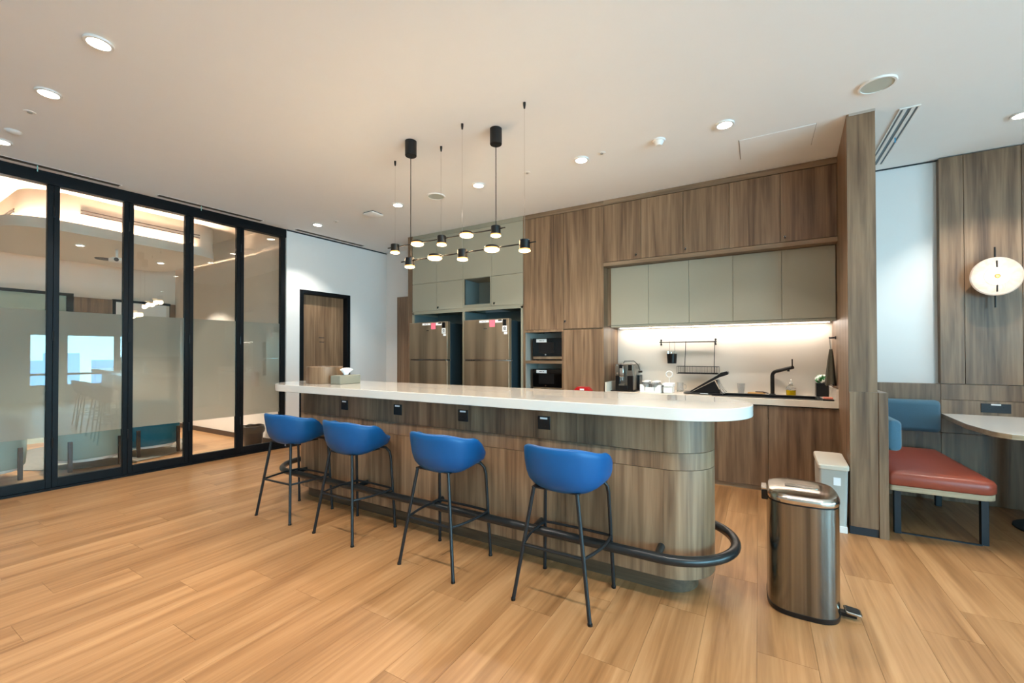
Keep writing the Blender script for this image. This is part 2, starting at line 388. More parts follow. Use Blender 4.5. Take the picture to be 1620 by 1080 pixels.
mb.box(-6.6, FY-.15, 0, x0, FY, ZC); mb.box(x1, FY-.15, 0, RX+.2, FY, ZC); mb.box(x0, FY-.15, 0, x1, FY, WZ0); mb.box(x0, FY-.15, zt, x1, FY, ZC)
struct(mb.build('wall_front', 'white', None, origin=(0, FY, 0)))
w = struct(thing('window_6', 'window', 'window', ((x0+x1)/2, FY-.05, WZ0))); del w['label']; del w['category']
q = [(x0, FY-.08, WZ0, x1, FY-.02, WZ0+t), (x0, FY-.08, zt-t, x1, FY-.02, zt)]
for k in range(4): xx = x0+(x1-x0-t)*k/3; q.append((xx, FY-.08, WZ0+t, xx+t, FY-.02, zt-t))
B('window_frame', 'whitepl', w, *q)
B('pane', 'winglass', w, (x0+t, FY-.052, WZ0+t, x1-t, FY-.048, zt-t))
# left wall beyond the glass: white, with a doorway
DY0, DY1, DZ = 3.872, 4.728, 2.34
mb = MB(); mb.xf = LW
mb.box(3.675, 0, 0, DY0, 0.15, ZC); mb.box(DY1, 0, 0, BW, 0.15, ZC); mb.box(DY0, 0, DZ, DY1, 0.15, ZC)
struct(mb.build('wall_left', 'white', None, origin=(-6, 0, 0)))
mb = MB(); mb.xf = LW
mb.box(FY, 0, 0, -0.80, 0.15, ZC)
struct(mb.build('wall_left_near', 'white', None, origin=(-6, 0, 0)))
mb = MB(); mb.xf = LW
mb.box(3.675, -0.012, 0, DY0, -0.0005, 0.10); mb.box(DY1, -0.012, 0, BW-.003, -0.0005, 0.10)
struct(mb.build('baseboard_left', 'black', None, origin=(-6, 0, 0)))
# shadow-gap trim where left wall meets ceiling
mb = MB(); mb.xf = LW; mb.box(3.675, -0.012, ZC-0.018, BW, -0.001, ZC-0.001)
struct(mb.build('trim_1', 'navy', None, origin=(-6, 0, 0)))
# door in the left wall
d = struct(thing('door_1', 'd', 'd', LW((DY0+DY1)/2, 0.06, 0))); del d['label']; del d['category']
mb = MB(); mb.xf = LW
f = 0.058
mb.box(DY0, -0.015, 0, DY0+f, 0.11, DZ); mb.box(DY1-f, -0.015, 0, DY1, 0.11, DZ); mb.box(DY0+f, -0.015, DZ-f, DY1-f, 0.11, DZ)
mb.build('door_frame', 'frame', d, 0.003)
mb = MB(); mb.xf = LW; mb.box(DY0+f, 0.09, 0.005, DY1-f, 0.13, DZ-f); lf = mb.build('door_leaf', 'oak', d)
mb = MB(); mb.xf = LW; mb.box(4.24, .086, 1.62, 4.33, .09, 1.63); mb.box(4.25, .086, 1.55, 4.33, .09, 1.56); mb.build('door_sign', 'ink', lf)
# wooden door on the back wall, half hidden by the tall units
d = struct(thing('door_2', 'd', 'd', (-5.2, BW-.02, 0))); del d['label']; del d['category']
B('door_leaf', 'oak', d, (-5.55, BW-.03, 0.0, -4.9, BW, 2.37))
# skirting + pillar
PL = [(0.588, 4.08), (0.757, 4.08), (0.757, BW), (0.655, BW), (0.634, 4.90)]
struct(MB().prism(PL, 0.0, ZC-0.001).build('wall_pillar', 'oak', None, origin=(0.67, 4.4, 0)))
struct(B('trim_2', 'navy', None, (0.586, 4.068, 0, 0.757, 4.0795, 0.058), origin=(.67, 4.07, 0)))
struct(B('trim_3', 'chrome', None, (0.60, 4.07, ZC-.022, 0.757, 4.0795, ZC-.002), origin=(.67, 4.07, ZC)))
# booth side wall (low) and booth back wall panelling
lw = thing('low_partition_wall', 'low wood-panelled side wall of the booth, against the pillar foot', 'partition', (0.70, 4.5, 0))
B('front_panel', 'oak', lw, (0.590, 4.062, 0.06, 0.7565, 4.079, 1.072), bevel=.001)
B('side_panel', 'oak', lw, (0.7585, 4.055, 0.0, 0.812, BW-.09, 1.072), bevel=.001)
cw = thing('booth_wall_panelling', 'tall grey-brown wood panelling on the booth wall behind the round lamp', 'wall panelling', (2.4, 5.45, 0))
xs = [1.457, 1.622, 1.983, 2.35, 2.72, 3.09, 3.46, 3.83, 4.2, 4.6, 5.0, 5.4]
for a, b_ in zip(xs, xs[1:]): B('panel', 'oak', cw, (a+.0015, 5.41, 1.083, b_-.0015, BW-.001, ZC-.012), bevel=.001)
dw = thing('booth_dado_panelling', 'low band of grey-brown wood panels along the booth wall under the white wall', 'wall panelling', (2.4, 5.45, 0))
for a, b_ in [(.814, 1.457), (1.457, 3.2), (3.2, 5.4)]:
    if a < 1: B('panel', 'oak', dw, (a+.001, 5.41, 0.63, b_-.0015, BW-.001, 1.078), bevel=.001)
    else:
        B('panel', 'oak', dw, (a+.001, 5.41, 0.937, b_-.0015, BW-.001, 1.078), bevel=.001)
        B('panel', 'oak', dw, (a+.001, 5.41, 0.63, b_-.0015, BW-.001, 0.934), bevel=.001)
    B('panel', 'oak', dw, (a+.001, 5.41, 0.001, b_-.0015, BW-.001, 0.627), bevel=.001)
struct(B('trim_4', 'navy', None, (0.76, BW-.012, ZC-.012, 5.5, BW-.001, ZC-.001), origin=(2, BW, ZC)))

# ================================================================== GLASS PARTITION
tr = MB(); tr.xf = LW
tr.box(-0.80, 0, ZC-0.121, 3.672, 0.10, ZC); struct(tr.build('trim_5', 'frame', None, origin=(-6, 0, ZC)))
tr = MB(); tr.xf = LW; tr.box(-0.80, -.004, 0, 3.672, 0.10, 0.022); struct(tr.build('trim_6', 'frame', None, origin=(-6, 0, 0)))
edges = [-0.80, -0.21, 0.3825, 0.773, 1.347, 1.9255, 2.497, 3.072, 3.672]
edges = [-0.80, -0.376, 0.199, 0.773, 1.347, 1.9255, 2.497, 3.072, 3.672]
descr = {3: 'glass folding panel at the far left edge, city window mirrored in it',
         4: 'glass folding panel second from the left, skyline mirrored in it, mint seat behind',
         5: 'middle glass folding panel of the five in view, teal seat behind',
         6: 'glass folding panel with the lit splashback mirrored in it, second from the white wall',
         7: 'glass folding panel next to the white wall, waste basket behind'}
for i in range(2, 8):
    a, b_ = edges[i], edges[i+1]
    g = thing('folding_glass_panel', descr.get(i, 'glass folding panel outside the left edge of the picture'), 'glass panel', LW((a+b_)/2, 0.05, 0.02), 'black-framed folding glass panels')
    w0 = 0.043; w1 = 0.043 if i < 7 else 0.067
    def fr(*q):
        mb = MB(); mb.xf = LW; mb.box(*q); return mb.build('frame_rail', 'frame', g, .002)
    z0, z1 = 0.022, ZC-0.1215
    for q in ((a+.001, .02, z0, a+w0, .075, z1), (b_-w1, .02, z0, b_-.001, .075, z1)):
        mb = MB(); mb.xf = LW; mb.box(*q); st = mb.build('stile', 'frame', g, .002)
    if i < 7:
        for z in (1.50, 0.42, 2.75):
            mb = MB(); mb.xf = LW; mb.cyl((b_, .012, z), (b_, .012, z+.10), .008, n=8); mb.build('hinge', 'black', g)
    fr(a+w0, .02, z0, b_-w1, .075, 0.111)
    mb = MB(); mb.xf = LW; mb.box(a+w0-.005, .044, .105, b_-w1+.005, .050, z1+.0005); mb.build('pane', 'glass', g)
    mb = MB(); mb.xf = LW; mb.box(a+w0+.001, .0505, .532, b_-w1-.001, .0515, 1.807); mb.build('frosted_film', 'film', g)

# ================================================================== MEETING ROOM BEHIND THE GLASS
MZ = 3.28; MX = -9.6; MY0, MY1 = -0.9, 3.71
struct(B('ceiling_meeting_room', 'cream', None, (MX-.2, MY0-.2, MZ, -6.15, MY1+.2, MZ+.1), origin=(-8, 2, MZ)))
struct(B('wall_meeting_far', 'cream', None, (MX-.15, MY0-.2, 0, MX, MY1+.2, MZ), origin=(MX, 2, 0)))
struct(B('wall_meeting_right', 'cream', None, (MX, MY1, 0, -6.13, MY1+.12, MZ), origin=(-8, MY1, 0)))
struct(B('wall_meeting_near', 'cream', None, (MX, MY0-.12, 0, -6.3, MY0, MZ), origin=(-8, MY0, 0)))
struct(B('baseboard_meeting', 'walnut', None, (MX+.002, MY1-.012, 0, -6.2, MY1-.0005, .08), origin=(-8, MY1, 0)))
mb = MB(); mb.xf = LW; mb.box(-0.9, .005, ZC+.001, 3.71, .10, MZ); struct(mb.build('wall_over_glass', 'cream', None, origin=(-6, 0, ZC)))
# bulkhead above the floating ceiling
po = rrect(-8.9, 1.33, -7.12, 3.35, .35, 8)
bk = struct(MB().prism(po, 2.93, MZ-.001).build('ceiling_bulkhead', 'cream', None, origin=(-8, 2.3, MZ)))
ci = thing('floating_ceiling', 'cream rounded ceiling raft with hidden glow, hanging in the glazed room', 'ceiling raft', (-8, 2.3, 2.79))
po = rrect(-9.05, 1.16, -6.93, 3.30, .42, 10)
pi_ = rrect(-8.95, 1.26, -7.03, 3.20, .36, 10)
MB().prism(po, 2.785, 2.80).build('soffit_board', 'cream', ci)
mb = MB(); n = len(po); vs = [(p[0], p[1], 2.80) for p in po]+[(p[0], p[1], 2.905) for p in po]+[(p[0], p[1], 2.905) for p in pi_]+[(p[0], p[1], 2.80) for p in pi_]
mb.add(vs, [(k*n+i, k*n+(i+1) % n, (k+1) % 4*n+(i+1) % n, (k+1) % 4*n+i) for k in range(4) for i in range(n)]); mb.build('fascia', 'cream', ci)
pin = rrect(-8.90, 1.31, -7.08, 3.15, .33, 10)
mb = MB(); mb.tube([(p[0], p[1], 2.815) for p in pin], .008, n=6, closed=True)
M['cove'] = emit('warm_cove_tape', (1.0, 0.72, 0.52), ROOM_COVE); mb.build('light_tape', 'cove', ci)
for (a, b_) in ((1.78, 3.05),):
    sd = thing('slot_diffuser', 'twin dark air slots in the peach bulkhead behind the glass', 'air vent', (-7.118, (a+b_)/2, 3.03))
    for k, z in enumerate((3.07, 3.11)): B('slot', 'walnut', sd, (-7.119, a, z, -7.112, b_, z+.011))
sd = thing('slot_diffuser', 'short twin air slots on the near end of the peach bulkhead', 'air vent', (-8.0, 1.325, 3.03))
for k, z in enumerate((3.03, 3.07)): B('slot', 'walnut', sd, (-8.5, 1.322, z, -7.55, 1.331, z+.011))
for (x, y, r, l) in ((-8.4, 2.35, .09, 'dark round loudspeaker disc under the ceiling raft'), ):
    tag(MB().lathe([(0.001, -.012), (r, -.012), (r+.01, 0), (.001, 0)], (x, y, 2.785)).build('ceiling_speaker', 'walnut', None), l, 'speaker')
pj = thing('projector', 'small white projector hung under the ceiling raft', 'projector', (-7.55, 2.25, 2.62))
MB().cyl((-7.55, 2.25, 2.66), (-7.55, 2.25, 2.785), .015).build('mount', 'whitepl', pj)
B('body', 'whitepl', pj, (-7.62, 2.18, 2.62, -7.46, 2.32, 2.67), bevel=.01); MB().cyl((-7.44, 2.21, 2.635), (-7.43, 2.21, 2.635), .025).build('lens', 'plastic', pj)
# far wall fittings
fd = thing('far_door_frame', 'black-framed opening in the far wall seen through the left glass panels', 'door frame', (MX+.02, 1.3, 0))
B('frame', 'frame', fd, (MX+.001, .3, 2.30, MX+.05, 2.32, 2.345), (MX+.001, 2.24, 0, MX+.05, 2.32, 2.30), (MX+.001, .3, 0, MX+.05, .36, 2.30), bevel=.002)
M['greenglass'] = plain('pale_green_glass', (168, 182, 168), 0.12, noise=0.03); B('pane', 'greenglass', fd, (MX+.001, .36, 0, MX+.02, 2.24, 2.30))
fp = thing('far_wood_panel', 'brown wood wall panel beside the black frame, behind the glass', 'wall panel', (MX+.02, 2.9, 0))
B('panel', 'oak', fp, (MX+.001, 2.325, 0, MX+.03, 2.80, 2.30)); B('panel', 'oak', fp, (MX+.001, 3.62, 0, MX+.03, 3.705, 2.30))
wb = thing('whiteboard', 'white board with black top edge on the far wall behind the glass', 'whiteboard', (MX+.02, 3.2, 1.2))
B('board', 'whitepl', wb, (MX+.001, 2.84, 1.0, MX+.03, 3.56, 2.27)); B('frame', 'frame', wb, (MX+.001, 2.80, 2.27, MX+.045, 3.62, 2.31), (MX+.001, 2.80, .98, MX+.045, 2.84, 2.27))
tag(MB().lathe([(0.001, .001), (1.15, .001), (1.17, .004), (1.17, .008), (.001, .010)], (-8.0, 2.25, 0), n=64, sy=.82).build('rug', 'rug', None), 'round grey patterned rug under the low chairs behind the glass', 'rug')
def lounge(x, y, rot, mat, label, w=.50):
    t = thing('lounge_chair', label, 'lounge chair', (x, y, .01), 'low lounge chairs with their backs to the glass')
    mb = MB(); n = 28
    rs = []
    for z, k in ((.13, .90), (.16, .97), (.30, 1), (.52, 1.0), (.66, .98), (.70, .95)):
        rs.append([(x+(w*.62)*k*math.copysign(abs(math.cos(a))**.7, math.cos(a)), y+(w*.62)*k*math.copysign(abs(math.sin(a))**.7, math.sin(a)), z) for a in [2*PI*i/n for i in range(n)]])
    for z, k in ((.70, .78), (.44, .74)):
        rs.append([(x-.04+(w*.62)*k*math.copysign(abs(math.cos(a))**.7, math.cos(a)), y+(w*.62)*k*math.copysign(abs(math.sin(a))**.7, math.sin(a)), z) for a in [2*PI*i/n for i in range(n)]])
    mb.rings(rs).build('shell', mat, t)
    MB().prism([(p[0], p[1]) for p in [(x-.04+w*.45*math.cos(a), y+w*.45*math.sin(a)) for a in [2*PI*i/n for i in range(n)]]], .44, .50).build('seat_cushion', mat, t, .02)
    for sx in (-1, 1):
        for sy in (-1, 1):
            B('leg', 'walnut', t, (x+sx*w*.60-.018, y+sy*w*.44-.018, .01, x+sx*w*.60+.018, y+sy*w*.44+.018, .36), bevel=.003)
    MB().prism([(x+w*.57*math.cos(a), y+w*.57*math.sin(a)) for a in [2*PI*i/n for i in range(n)]], .10, .13).build('base_plate', 'whitepl', t)
lounge(-7.13, 1.86, 0, 'mint', 'mint low lounge chair behind the second glass panel')
lounge(-7.35, 2.55, 0, 'teal', 'teal blue low lounge chair behind the middle glass panel')
lounge(-7.18, 1.05, 0, 'mint', 'mint low lounge chair behind the leftmost glass panel')
# round table, seen blurred
# waste basket by the right wall of the meeting room
wbk = thing('waste_basket', 'dark waste basket with folded bag rim, behind the glass beside the white wall', 'waste basket', (-6.52, 3.50, 0))
MB().lathe([(.11, 0), (.115, .01), (.145, .29), (.13, .29), (.10, .02), (.001, .02)], (-6.52, 3.50, 0)).build('bucket', 'plastic', wbk)
mb = MB(); rs = []
for r, z in ((.147, .20), (.155, .24), (.152, .30), (.14, .305), (.125, .22)):
    rs.append([(-6.52+(r+.006*math.sin(5*a+z*40))*math.cos(a), 3.50+(r+.006*math.sin(5*a+z*40))*math.sin(a), z+.004*math.sin(7*a)) for a in [2*PI*k/36 for k in range(36)]])
mb.rings(rs, False, False).build('bag_rim', 'darkbag', wbk)
# meeting room lights (cove glow gives most); two real downlights
def downlight(x, y, label, z=ZC, watts=None, group='round ceiling downlights', size=.055, tilt=0, col=(1, .93, .84)):
    t = thing('downlight', label, 'ceiling light', (x, y, z-.012), group)
    MB().lathe([(size-.002, -.002), (size+.012, -.002), (size+.014, .0), (size+.014, .011), (size-.002, .011)], (x, y, z-.012), n=28).build('trim_ring', 'whitepl', t)
    MB().lathe([(.0005, -.001), (size-.003, -.001), (size-.003, .006), (.0005, .006)], (x, y, z-.010), n=28).build('lens', 'led', t)
    ld = bpy.data.lights.new('lamp_light', 'SPOT'); ld.energy = watts if watts is not None else SPOT_W; ld.spot_size = math.radians(104); ld.spot_blend = 0.55
    ld.shadow_soft_size = .026; ld.color = col
    lo = bpy.data.objects.new('lamp_light', ld); COL.objects.link(lo); lo.parent = t; lo.location = (0, 0, -.03)
    return t
downlight(-8.0, 2.9, 'small bright downlight in the ceiling raft, behind the middle panel', 2.785, 380, 'downlights of the glazed room', .04)
downlight(-7.6, 1.9, 'small bright downlight in the ceiling raft, behind the left panels', 2.785, 380, 'downlights of the glazed room', .04)

# ================================================================== CEILING FITTINGS
names = ['bright ceiling downlight nearest the top left corner', 'bright ceiling downlight second down from the top left corner', 'ceiling downlight cut by the left picture edge above the glass wall']
for (x, y), l in zip([(-3.335, .905), (-4.28, .905), (-5.597, .905)], names): downlight(x, y, l)
names = ['downlight over the white wall, left end of the kitchen row', 'downlight left of the first pendant cord in the kitchen row', 'downlight between the pendant cords in the kitchen row',
         'downlight over the tall wooden cupboards, right of the pendants', 'downlight in front of the upper wooden cupboards, right end of the kitchen row']
for (x, y), l in zip([(-5.367, 3.75), (-3.809, 3.75), (-2.611, 3.75), (-1.435, 3.75), (-.228, 3.75)], names): downlight(x, y, l)
downlight(1.751, 4.746, 'downlight over the booth, cut by the right picture edge')
for x in (-2.39, -1.44, -.49, .46, 1.6, 2.8): downlight(x, .905, 'downlight of the front row, outside the picture', group='downlights of the front row outside the picture')
for x, y in ((3.0, 4.2), (4.2, 2.2), (4.2, -.5), (-4.5, -1.6), (-2.4, -1.6), (-.3, -1.6), (1.8, -1.6)): downlight(x, y, 'downlight outside the picture', watts=SPOT_W*.3, group='other downlights outside the picture')

def disc(name, x, y, r, mat, label, cat, prof=None, z=ZC):
    t = MB().lathe(prof or [(.001, -.006), (r*.9, -.006), (r, -.001), (.001, -.001)], (x, y, z), n=32).build(name, mat, None)
    return tag(t, label, cat)
def speaker(x, y, r, label):
    t = thing('ceiling_speaker', label, 'speaker', (x, y, ZC-.01), None)
    MB().lathe([(r*.86, -.012), (r*.97, -.012), (r, -.003), (r, -.0005), (r*.86, -.0005)], (x, y, ZC), n=40).build('bezel', 'whitepl', t)
    MB().lathe([(.001, -.007), (r*.86, -.007), (r*.86, -.001), (.001, -.001)], (x, y, ZC), n=40).build('grille', 'speakgrille', t)
M['speakgrille'] = plain('pale_grey_mesh', (186, 192, 182), 0.7, noise=0.12, nscale=700)
speaker(.704, 3.72, .105, 'large round ceiling speaker above the pillar')
speaker(-3.223, 3.773, .105, 'round ceiling speaker left of the pendant cords')
sm_ = thing('smoke_detector', 'white domed smoke detector on the ceiling over the kitchen', 'smoke detector', (-.735, 3.75, ZC-.05))
MB().lathe([(.001, -.012), (.052, -.012), (.056, -.002), (.056, -.0005), (.001, -.0005)], (-.735, 3.75, ZC)).build('base_ring', 'whitepl', sm_)
MB().lathe([(.001, -.048), (.024, -.048), (.034, -.036), (.042, -.018), (.045, -.0125), (.001, -.0125)], (-.735, 3.75, ZC)).build('chamber', 'whitepl', sm_)
for x, y, l in ((-1.23, 3.728, 'tiny white sprinkler cap beside the smoke detector'), (-2.014, 3.75, 'tiny white sprinkler cap right of the long suspension wire'), (-5.024, 3.796, 'tiny sprinkler cap left of the ceiling access unit'), (-4.746, .907, 'tiny sprinkler cap near the top left downlights')):
    t = thing('sprinkler_cap', l, 'sprinkler', (x, y, ZC-.012)); r = .034
    MB().lathe([(r*.5, -.006), (r, -.005), (r, -.0005), (r*.5, -.0005)], (x, y, ZC)).build('escutcheon', 'whitepl', t)
    MB().lathe([(.001, -.012), (r*.42, -.010), (r*.42, -.0005), (.001, -.0005)], (x, y, ZC)).build('head', 'greige', t)
t = thing('round_sensor', 'small round ceiling sensor beside the left edge downlight', 'sensor', (-5.265, .917, ZC-.02))
MB().lathe([(.001, -.022), (.03, -.022), (.045, -.012), (.05, -.001), (.001, -.001)], (-5.265, .917, ZC)).build('dome', 'whitepl', t)
# wifi access unit: square, lens-shaped underside
t = thing('ceiling_access_point', 'white square wireless unit with bulging underside on the ceiling', 'access point', (-4.32, 3.82, ZC-.04))
B('back_plate', 'plastic', t, (-4.40, 3.74, ZC-.014, -4.24, 3.90, ZC-.0005))
mb = MB(); rs = []
for k, z in ((1, -.014), (1, -.024), (.85, -.033), (.5, -.040), (.1, -.042)):
    rs.append([(-4.32+(p[0])*k, 3.82+(p[1])*k, ZC+z) for p in rrect(-.095, -.095, .095, .095, .025)])
mb.rings(rs).build('cover', 'whitepl', t)
# linear slots along the glass wall
def slot(s0, s1, off, w, label):
    t = thing('slot_diffuser', label, 'air vent', LW((s0+s1)/2, -off-w/2, ZC-.01), 'linear slot vents along the left side')
    mb = MB(); mb.xf = LW
    mb.box(s0-.01, -off-w-.004, ZC-.003, s1+.01, -off-w, ZC-.0005); mb.box(s0-.01, -off, ZC-.003, s1+.01, -off+.004, ZC-.0005)
    mb.box(s0-.01, -off-w, ZC-.005, s0, -off, ZC-.0005); mb.box(s1, -off-w, ZC-.005, s1+.01, -off, ZC-.0005); mb.build('frame', 'ceil', t)
    mb = MB(); mb.xf = LW; mb.box(s0, -off-w, ZC-.0025, s1, -off, ZC-.0006); mb.build('slot', 'slotdark', t)
    return t
M['slotdark'] = plain('slot_shadow_grey', (82, 76, 68), 0.8, noise=0.05)
slot(0.0, 1.80, .085, .075, 'long thin ceiling slot vent above the left glass panels')
slot(2.13, 3.26, .085, .075, 'thin ceiling slot vent above the right-hand glass panels')
slot(3.74, 4.89, .08, .075, 'wider ceiling slot vent above the white wall and door')
for s, l in ((1.20, 'thin pale ribbon hanging from the slot above the left glass'), (2.55, 'thin pale ribbon hanging from the slot above the middle glass')):
    mb = MB(); mb.xf = LW; mb.box(s, -.13, ZC-.06, s+.008, -.129, ZC-.001); M.setdefault('ribbon', plain('pale_teal_ribbon', (150, 200, 196), .6, noise=.05)); tag(mb.build('airflow_ribbon', 'ribbon', None), l, 'ribbon')
# right hand AC diffuser
t = thing('slot_diffuser', 'white twin-slot air diffuser in the ceiling right of the pillar', 'air vent', (.98, 4.72, ZC-.01))
for a, b_, mt in ((.918, .928, 'whitepl'), (.943, .965, 'whitepl'), (.990, 1.012, 'whitepl'), (1.028, 1.038, 'whitepl')):
    B('blade', mt, t, (a, 4.19, ZC-.008, b_, 5.30, ZC-.0008))
B('end_bar', 'whitepl', t, (.918, 4.18, ZC-.008, 1.038, 4.19, ZC-.0008)); B('end_bar', 'whitepl', t, (.918, 5.30, ZC-.008, 1.038, 5.31, ZC-.0008))
M['slotblue'] = plain('slot_blue_grey', (120, 138, 150), 0.7, noise=0.03)
B('slot', 'slotblue', t, (.928, 4.19, ZC-.003, .943, 5.30, ZC-.0009), (.965, 4.19, ZC-.003, .990, 5.30, ZC-.0009), (1.012, 4.19, ZC-.003, 1.028, 5.30, ZC-.0009))
M['ribbonblue'] = plain('blue_ribbon', (50, 150, 200), .6, noise=.05)
tag(B('airflow_ribbon', 'ribbonblue', None, (.998, 4.70, ZC-.05, 1.006, 4.702, ZC-.008)), 'tiny blue ribbon tied to the diffuser right of the pillar', 'ribbon')
# access hatch
t = thing('access_hatch', 'flush ceiling access hatch in front of the upper cupboards', 'access hatch', (.14, 4.31, ZC-.004))
B('panel', 'ceil', t, (-.138, 4.106, ZC-.004, .402, 4.506, ZC-.0006), bevel=.001)
B('frame_gap', 'walnut', t, (-.143, 4.10, ZC-.0015, -.139, 4.512, ZC-.0004))
B('frame_gap', 'slotdark', t, (.403, 4.10, ZC-.0012, .4045, 4.512, ZC-.0004))

# ================================================================== PENDANT LIGHTS
def pendant(Y, zr, xa, xb, heads, cano, wires, label):
    t = thing('linear_pendant', label, 'pendant light', ((xa+xb)/2, Y, zr), 'pair of black linear pendants over the bar')
    MB().cyl((xa, Y, zr), (xb, Y, zr), .0055, n=8).build('rail', 'black', t)
    for i, x in enumerate(heads):
        if i % 2 == 0:
            MB().lathe([(.001, .026), (.036, .026), (.039, .022), (.039, -.040), (.001, -.040)], (x, Y, zr)).build('cylinder_head', 'black', t)
            MB().lathe([(.001, -.0405), (.040, -.0405), (.041, -.050), (.001, -.050)], (x, Y, zr)).build('lens_collar', 'amber', t)
            MB().lathe([(.001, -.0505), (.042, -.0505), (.041, -.057), (.030, -.061), (.001, -.062)], (x, Y, zr)).build('lens', 'warm', t)
            zl = zr-.09
        else:
            MB().lathe([(.001, .020), (.048, .020), (.054, .014), (.055, .004), (.001, .004)], (x, Y, zr)).build('disc_head', 'black', t)
            MB().lathe([(.001, .0035), (.055, .0035), (.057, -.005), (.001, -.005)], (x, Y, zr)).build('lens_collar', 'amber', t)
            MB().lathe([(.001, -.0055), (.058, -.0055), (.056, -.014), (.044, -.022), (.001, -.026)], (x, Y, zr)).build('lens', 'warm', t)
            zl = zr-.07
        ld = bpy.data.lights.new('lamp_light', 'POINT'); ld.energy = 5.0; ld.color = (1, .70, .40); ld.shadow_soft_size = .04
        lo = bpy.data.objects.new('lamp_light', ld); COL.objects.link(lo); lo.parent = t; lo.location = (x-(xa+xb)/2, 0, zl-zr)
    MB().lathe([(.001, -.130), (.045, -.130), (.049, -.125), (.049, -.001), (.001, -.001)], (cano, Y, ZC)).build('canopy', 'black', t)
    MB().cyl((cano, Y, zr+.02), (cano, Y, ZC-.12), .0035, n=6).build('cable', 'black', t)
    for x in wires:
        w = MB().cyl((x, Y, zr+.02), (x, Y, ZC-.02), .0012, n=5).build('suspension_wire', 'chrome', t)
        MB().lathe([(.001, -.045), (.006, -.045), (.010, -.018), (.010, -.0005), (.001, -.0005)], (x, Y, ZC), n=10).build('ferrule', 'black', w)
pendant(2.69, 2.163, -2.69, -1.376, [-2.592, -2.312, -2.027, -1.75, -1.466], -2.580, [-2.030, -1.466], 'nearer of the two black rail pendants, cord at its left end')
pendant(2.89, 2.374, -3.065, -1.754, [-2.972, -2.692, -2.406, -2.136, -1.842], -1.840, [-2.972, -2.412], 'rear of the two black rail pendants, cord at its right end')

# ================================================================== BAR ISLAND
isl = thing('bar_island', 'long rounded wood-clad bar counter with thick white stone top', 'bar counter', (-2.1, 2.72, 0))
BC, BR_, BL, BRt = 2.72, 0.24, -3.72, -0.468
def band(z0, z1, r, name, mat, bev=.0012, x0=BL, x1=BRt):
    """cladding: split into front panels and the two curved ends"""
    out = stadium(x0, x1, BC, r, 18); inn = stadium(x0, x1, BC, r-.02, 18)
    return MB().prism(out, z0, z1).build(name, mat, isl, bev)
B('carcass', 'oakH', isl, (BL, BC-BR_+.03, .11, BRt, BC+BR_-.03, 1.0))
xsp = [BL, -3.10, -2.30, -1.50, -.98, BRt]
for z0, z1 in ((.11, .7105), (.7135, .8065), (.8095, 1.0118)):
    for a, b_ in zip(xsp, xsp[1:]):
        B('cladding_panel', 'oak', isl, (a+.0004, BC-BR_, z0, b_-.0004, BC-BR_+.03, z1))
        B('cladding_panel', 'oak', isl, (a+.0004, BC+BR_-.03, z0, b_-.0004, BC+BR_, z1))
    for c, s in ((BRt, 1), (BL, -1)):
        out = [(c+s*BR_*math.cos(t), BC+BR_*math.sin(t)) for t in [-PI/2+PI*k/24 for k in range(25)]]
        inn = [(c+s*(BR_-.03)*math.cos(t), BC+(BR_-.03)*math.sin(t)) for t in [PI/2-PI*k/24 for k in range(25)]]
        mb = MB(); n = 25; vs = [(p[0], p[1], z) for z in (z0, z1) for p in out]+[(p[0], p[1], z) for z in (z0, z1) for p in inn[::-1]]
        fs = []
        for i in range(n-1):
            fs += [(i, i+1, n+i+1, n+i), (2*n+i, 3*n+i, 3*n+i+1, 2*n+i+1), (i, 2*n+i, 2*n+i+1, i+1), (n+i, n+i+1, 3*n+i+1, 3*n+i)]
        fs += [(0, n, 3*n, 2*n), (n-1, 3*n-1, 4*n-1, 2*n-1)]
        mb.add(vs, fs).build('curved_cladding', 'oak', isl)
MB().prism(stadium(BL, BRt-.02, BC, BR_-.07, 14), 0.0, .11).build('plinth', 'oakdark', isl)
MB().prism(stadium(-3.86, -.42, BC, .39, 40), 1.012, 1.0765).build('countertop', 'quartz', isl, .004, seg=3)
for x0 in (-3.204, -2.559, -1.905, -1.253):
    so = B('socket', 'black', isl, (x0, BC-BR_-.006, .872, x0+.088, BC-BR_-.0004, .957), bevel=.002)
    x = x0+.044; y = BC-BR_-.007
    B('label_strip', 'paper', so, (x-.026, y-.001, .938, x+.026, y, .950))
    B('socket_hole', 'plastic', so, (x-.004, y-.0006, .905, x+.004, y, .918), (x-.016, y-.0006, .888, x-.006, y, .892), (x+.006, y-.0006, .888, x+.016, y, .892))
# foot rail
ft = stadium(-3.79, -.48, BC, .36, 24)
fr_ = MB().tube([(p[0], p[1], .268) for p in ft], .027, n=16, closed=True).build('foot_rail', 'rail', isl)
for x in (-.481, -1.228, -2.057, -2.872, -3.706):
    MB().cyl((x, BC-BR_+.005, .280), (x, BC-.36, .270), .020, n=14).build('rail_bracket', 'rail', isl)
for x in (-1.228, -2.057, -2.872):
    MB().cyl((x, BC+BR_-.005, .280), (x, BC+.36, .270), .020, n=14).build('rail_bracket', 'rail', isl)
# wooden drum on the counter
dr = thing('wooden_drum', 'low round wooden drum box standing on the left end of the bar', 'wooden box', (-3.745, 2.70, 1.0765))
mb = MB(); mb.lathe([(.166, 0), (.168, .003), (.168, .160), (.160, .163), (.154, .160), (.154, .02), (.001, .02)], (-3.745, 2.70, 1.077), n=40); mb.build('drum_wall', 'oak', dr)
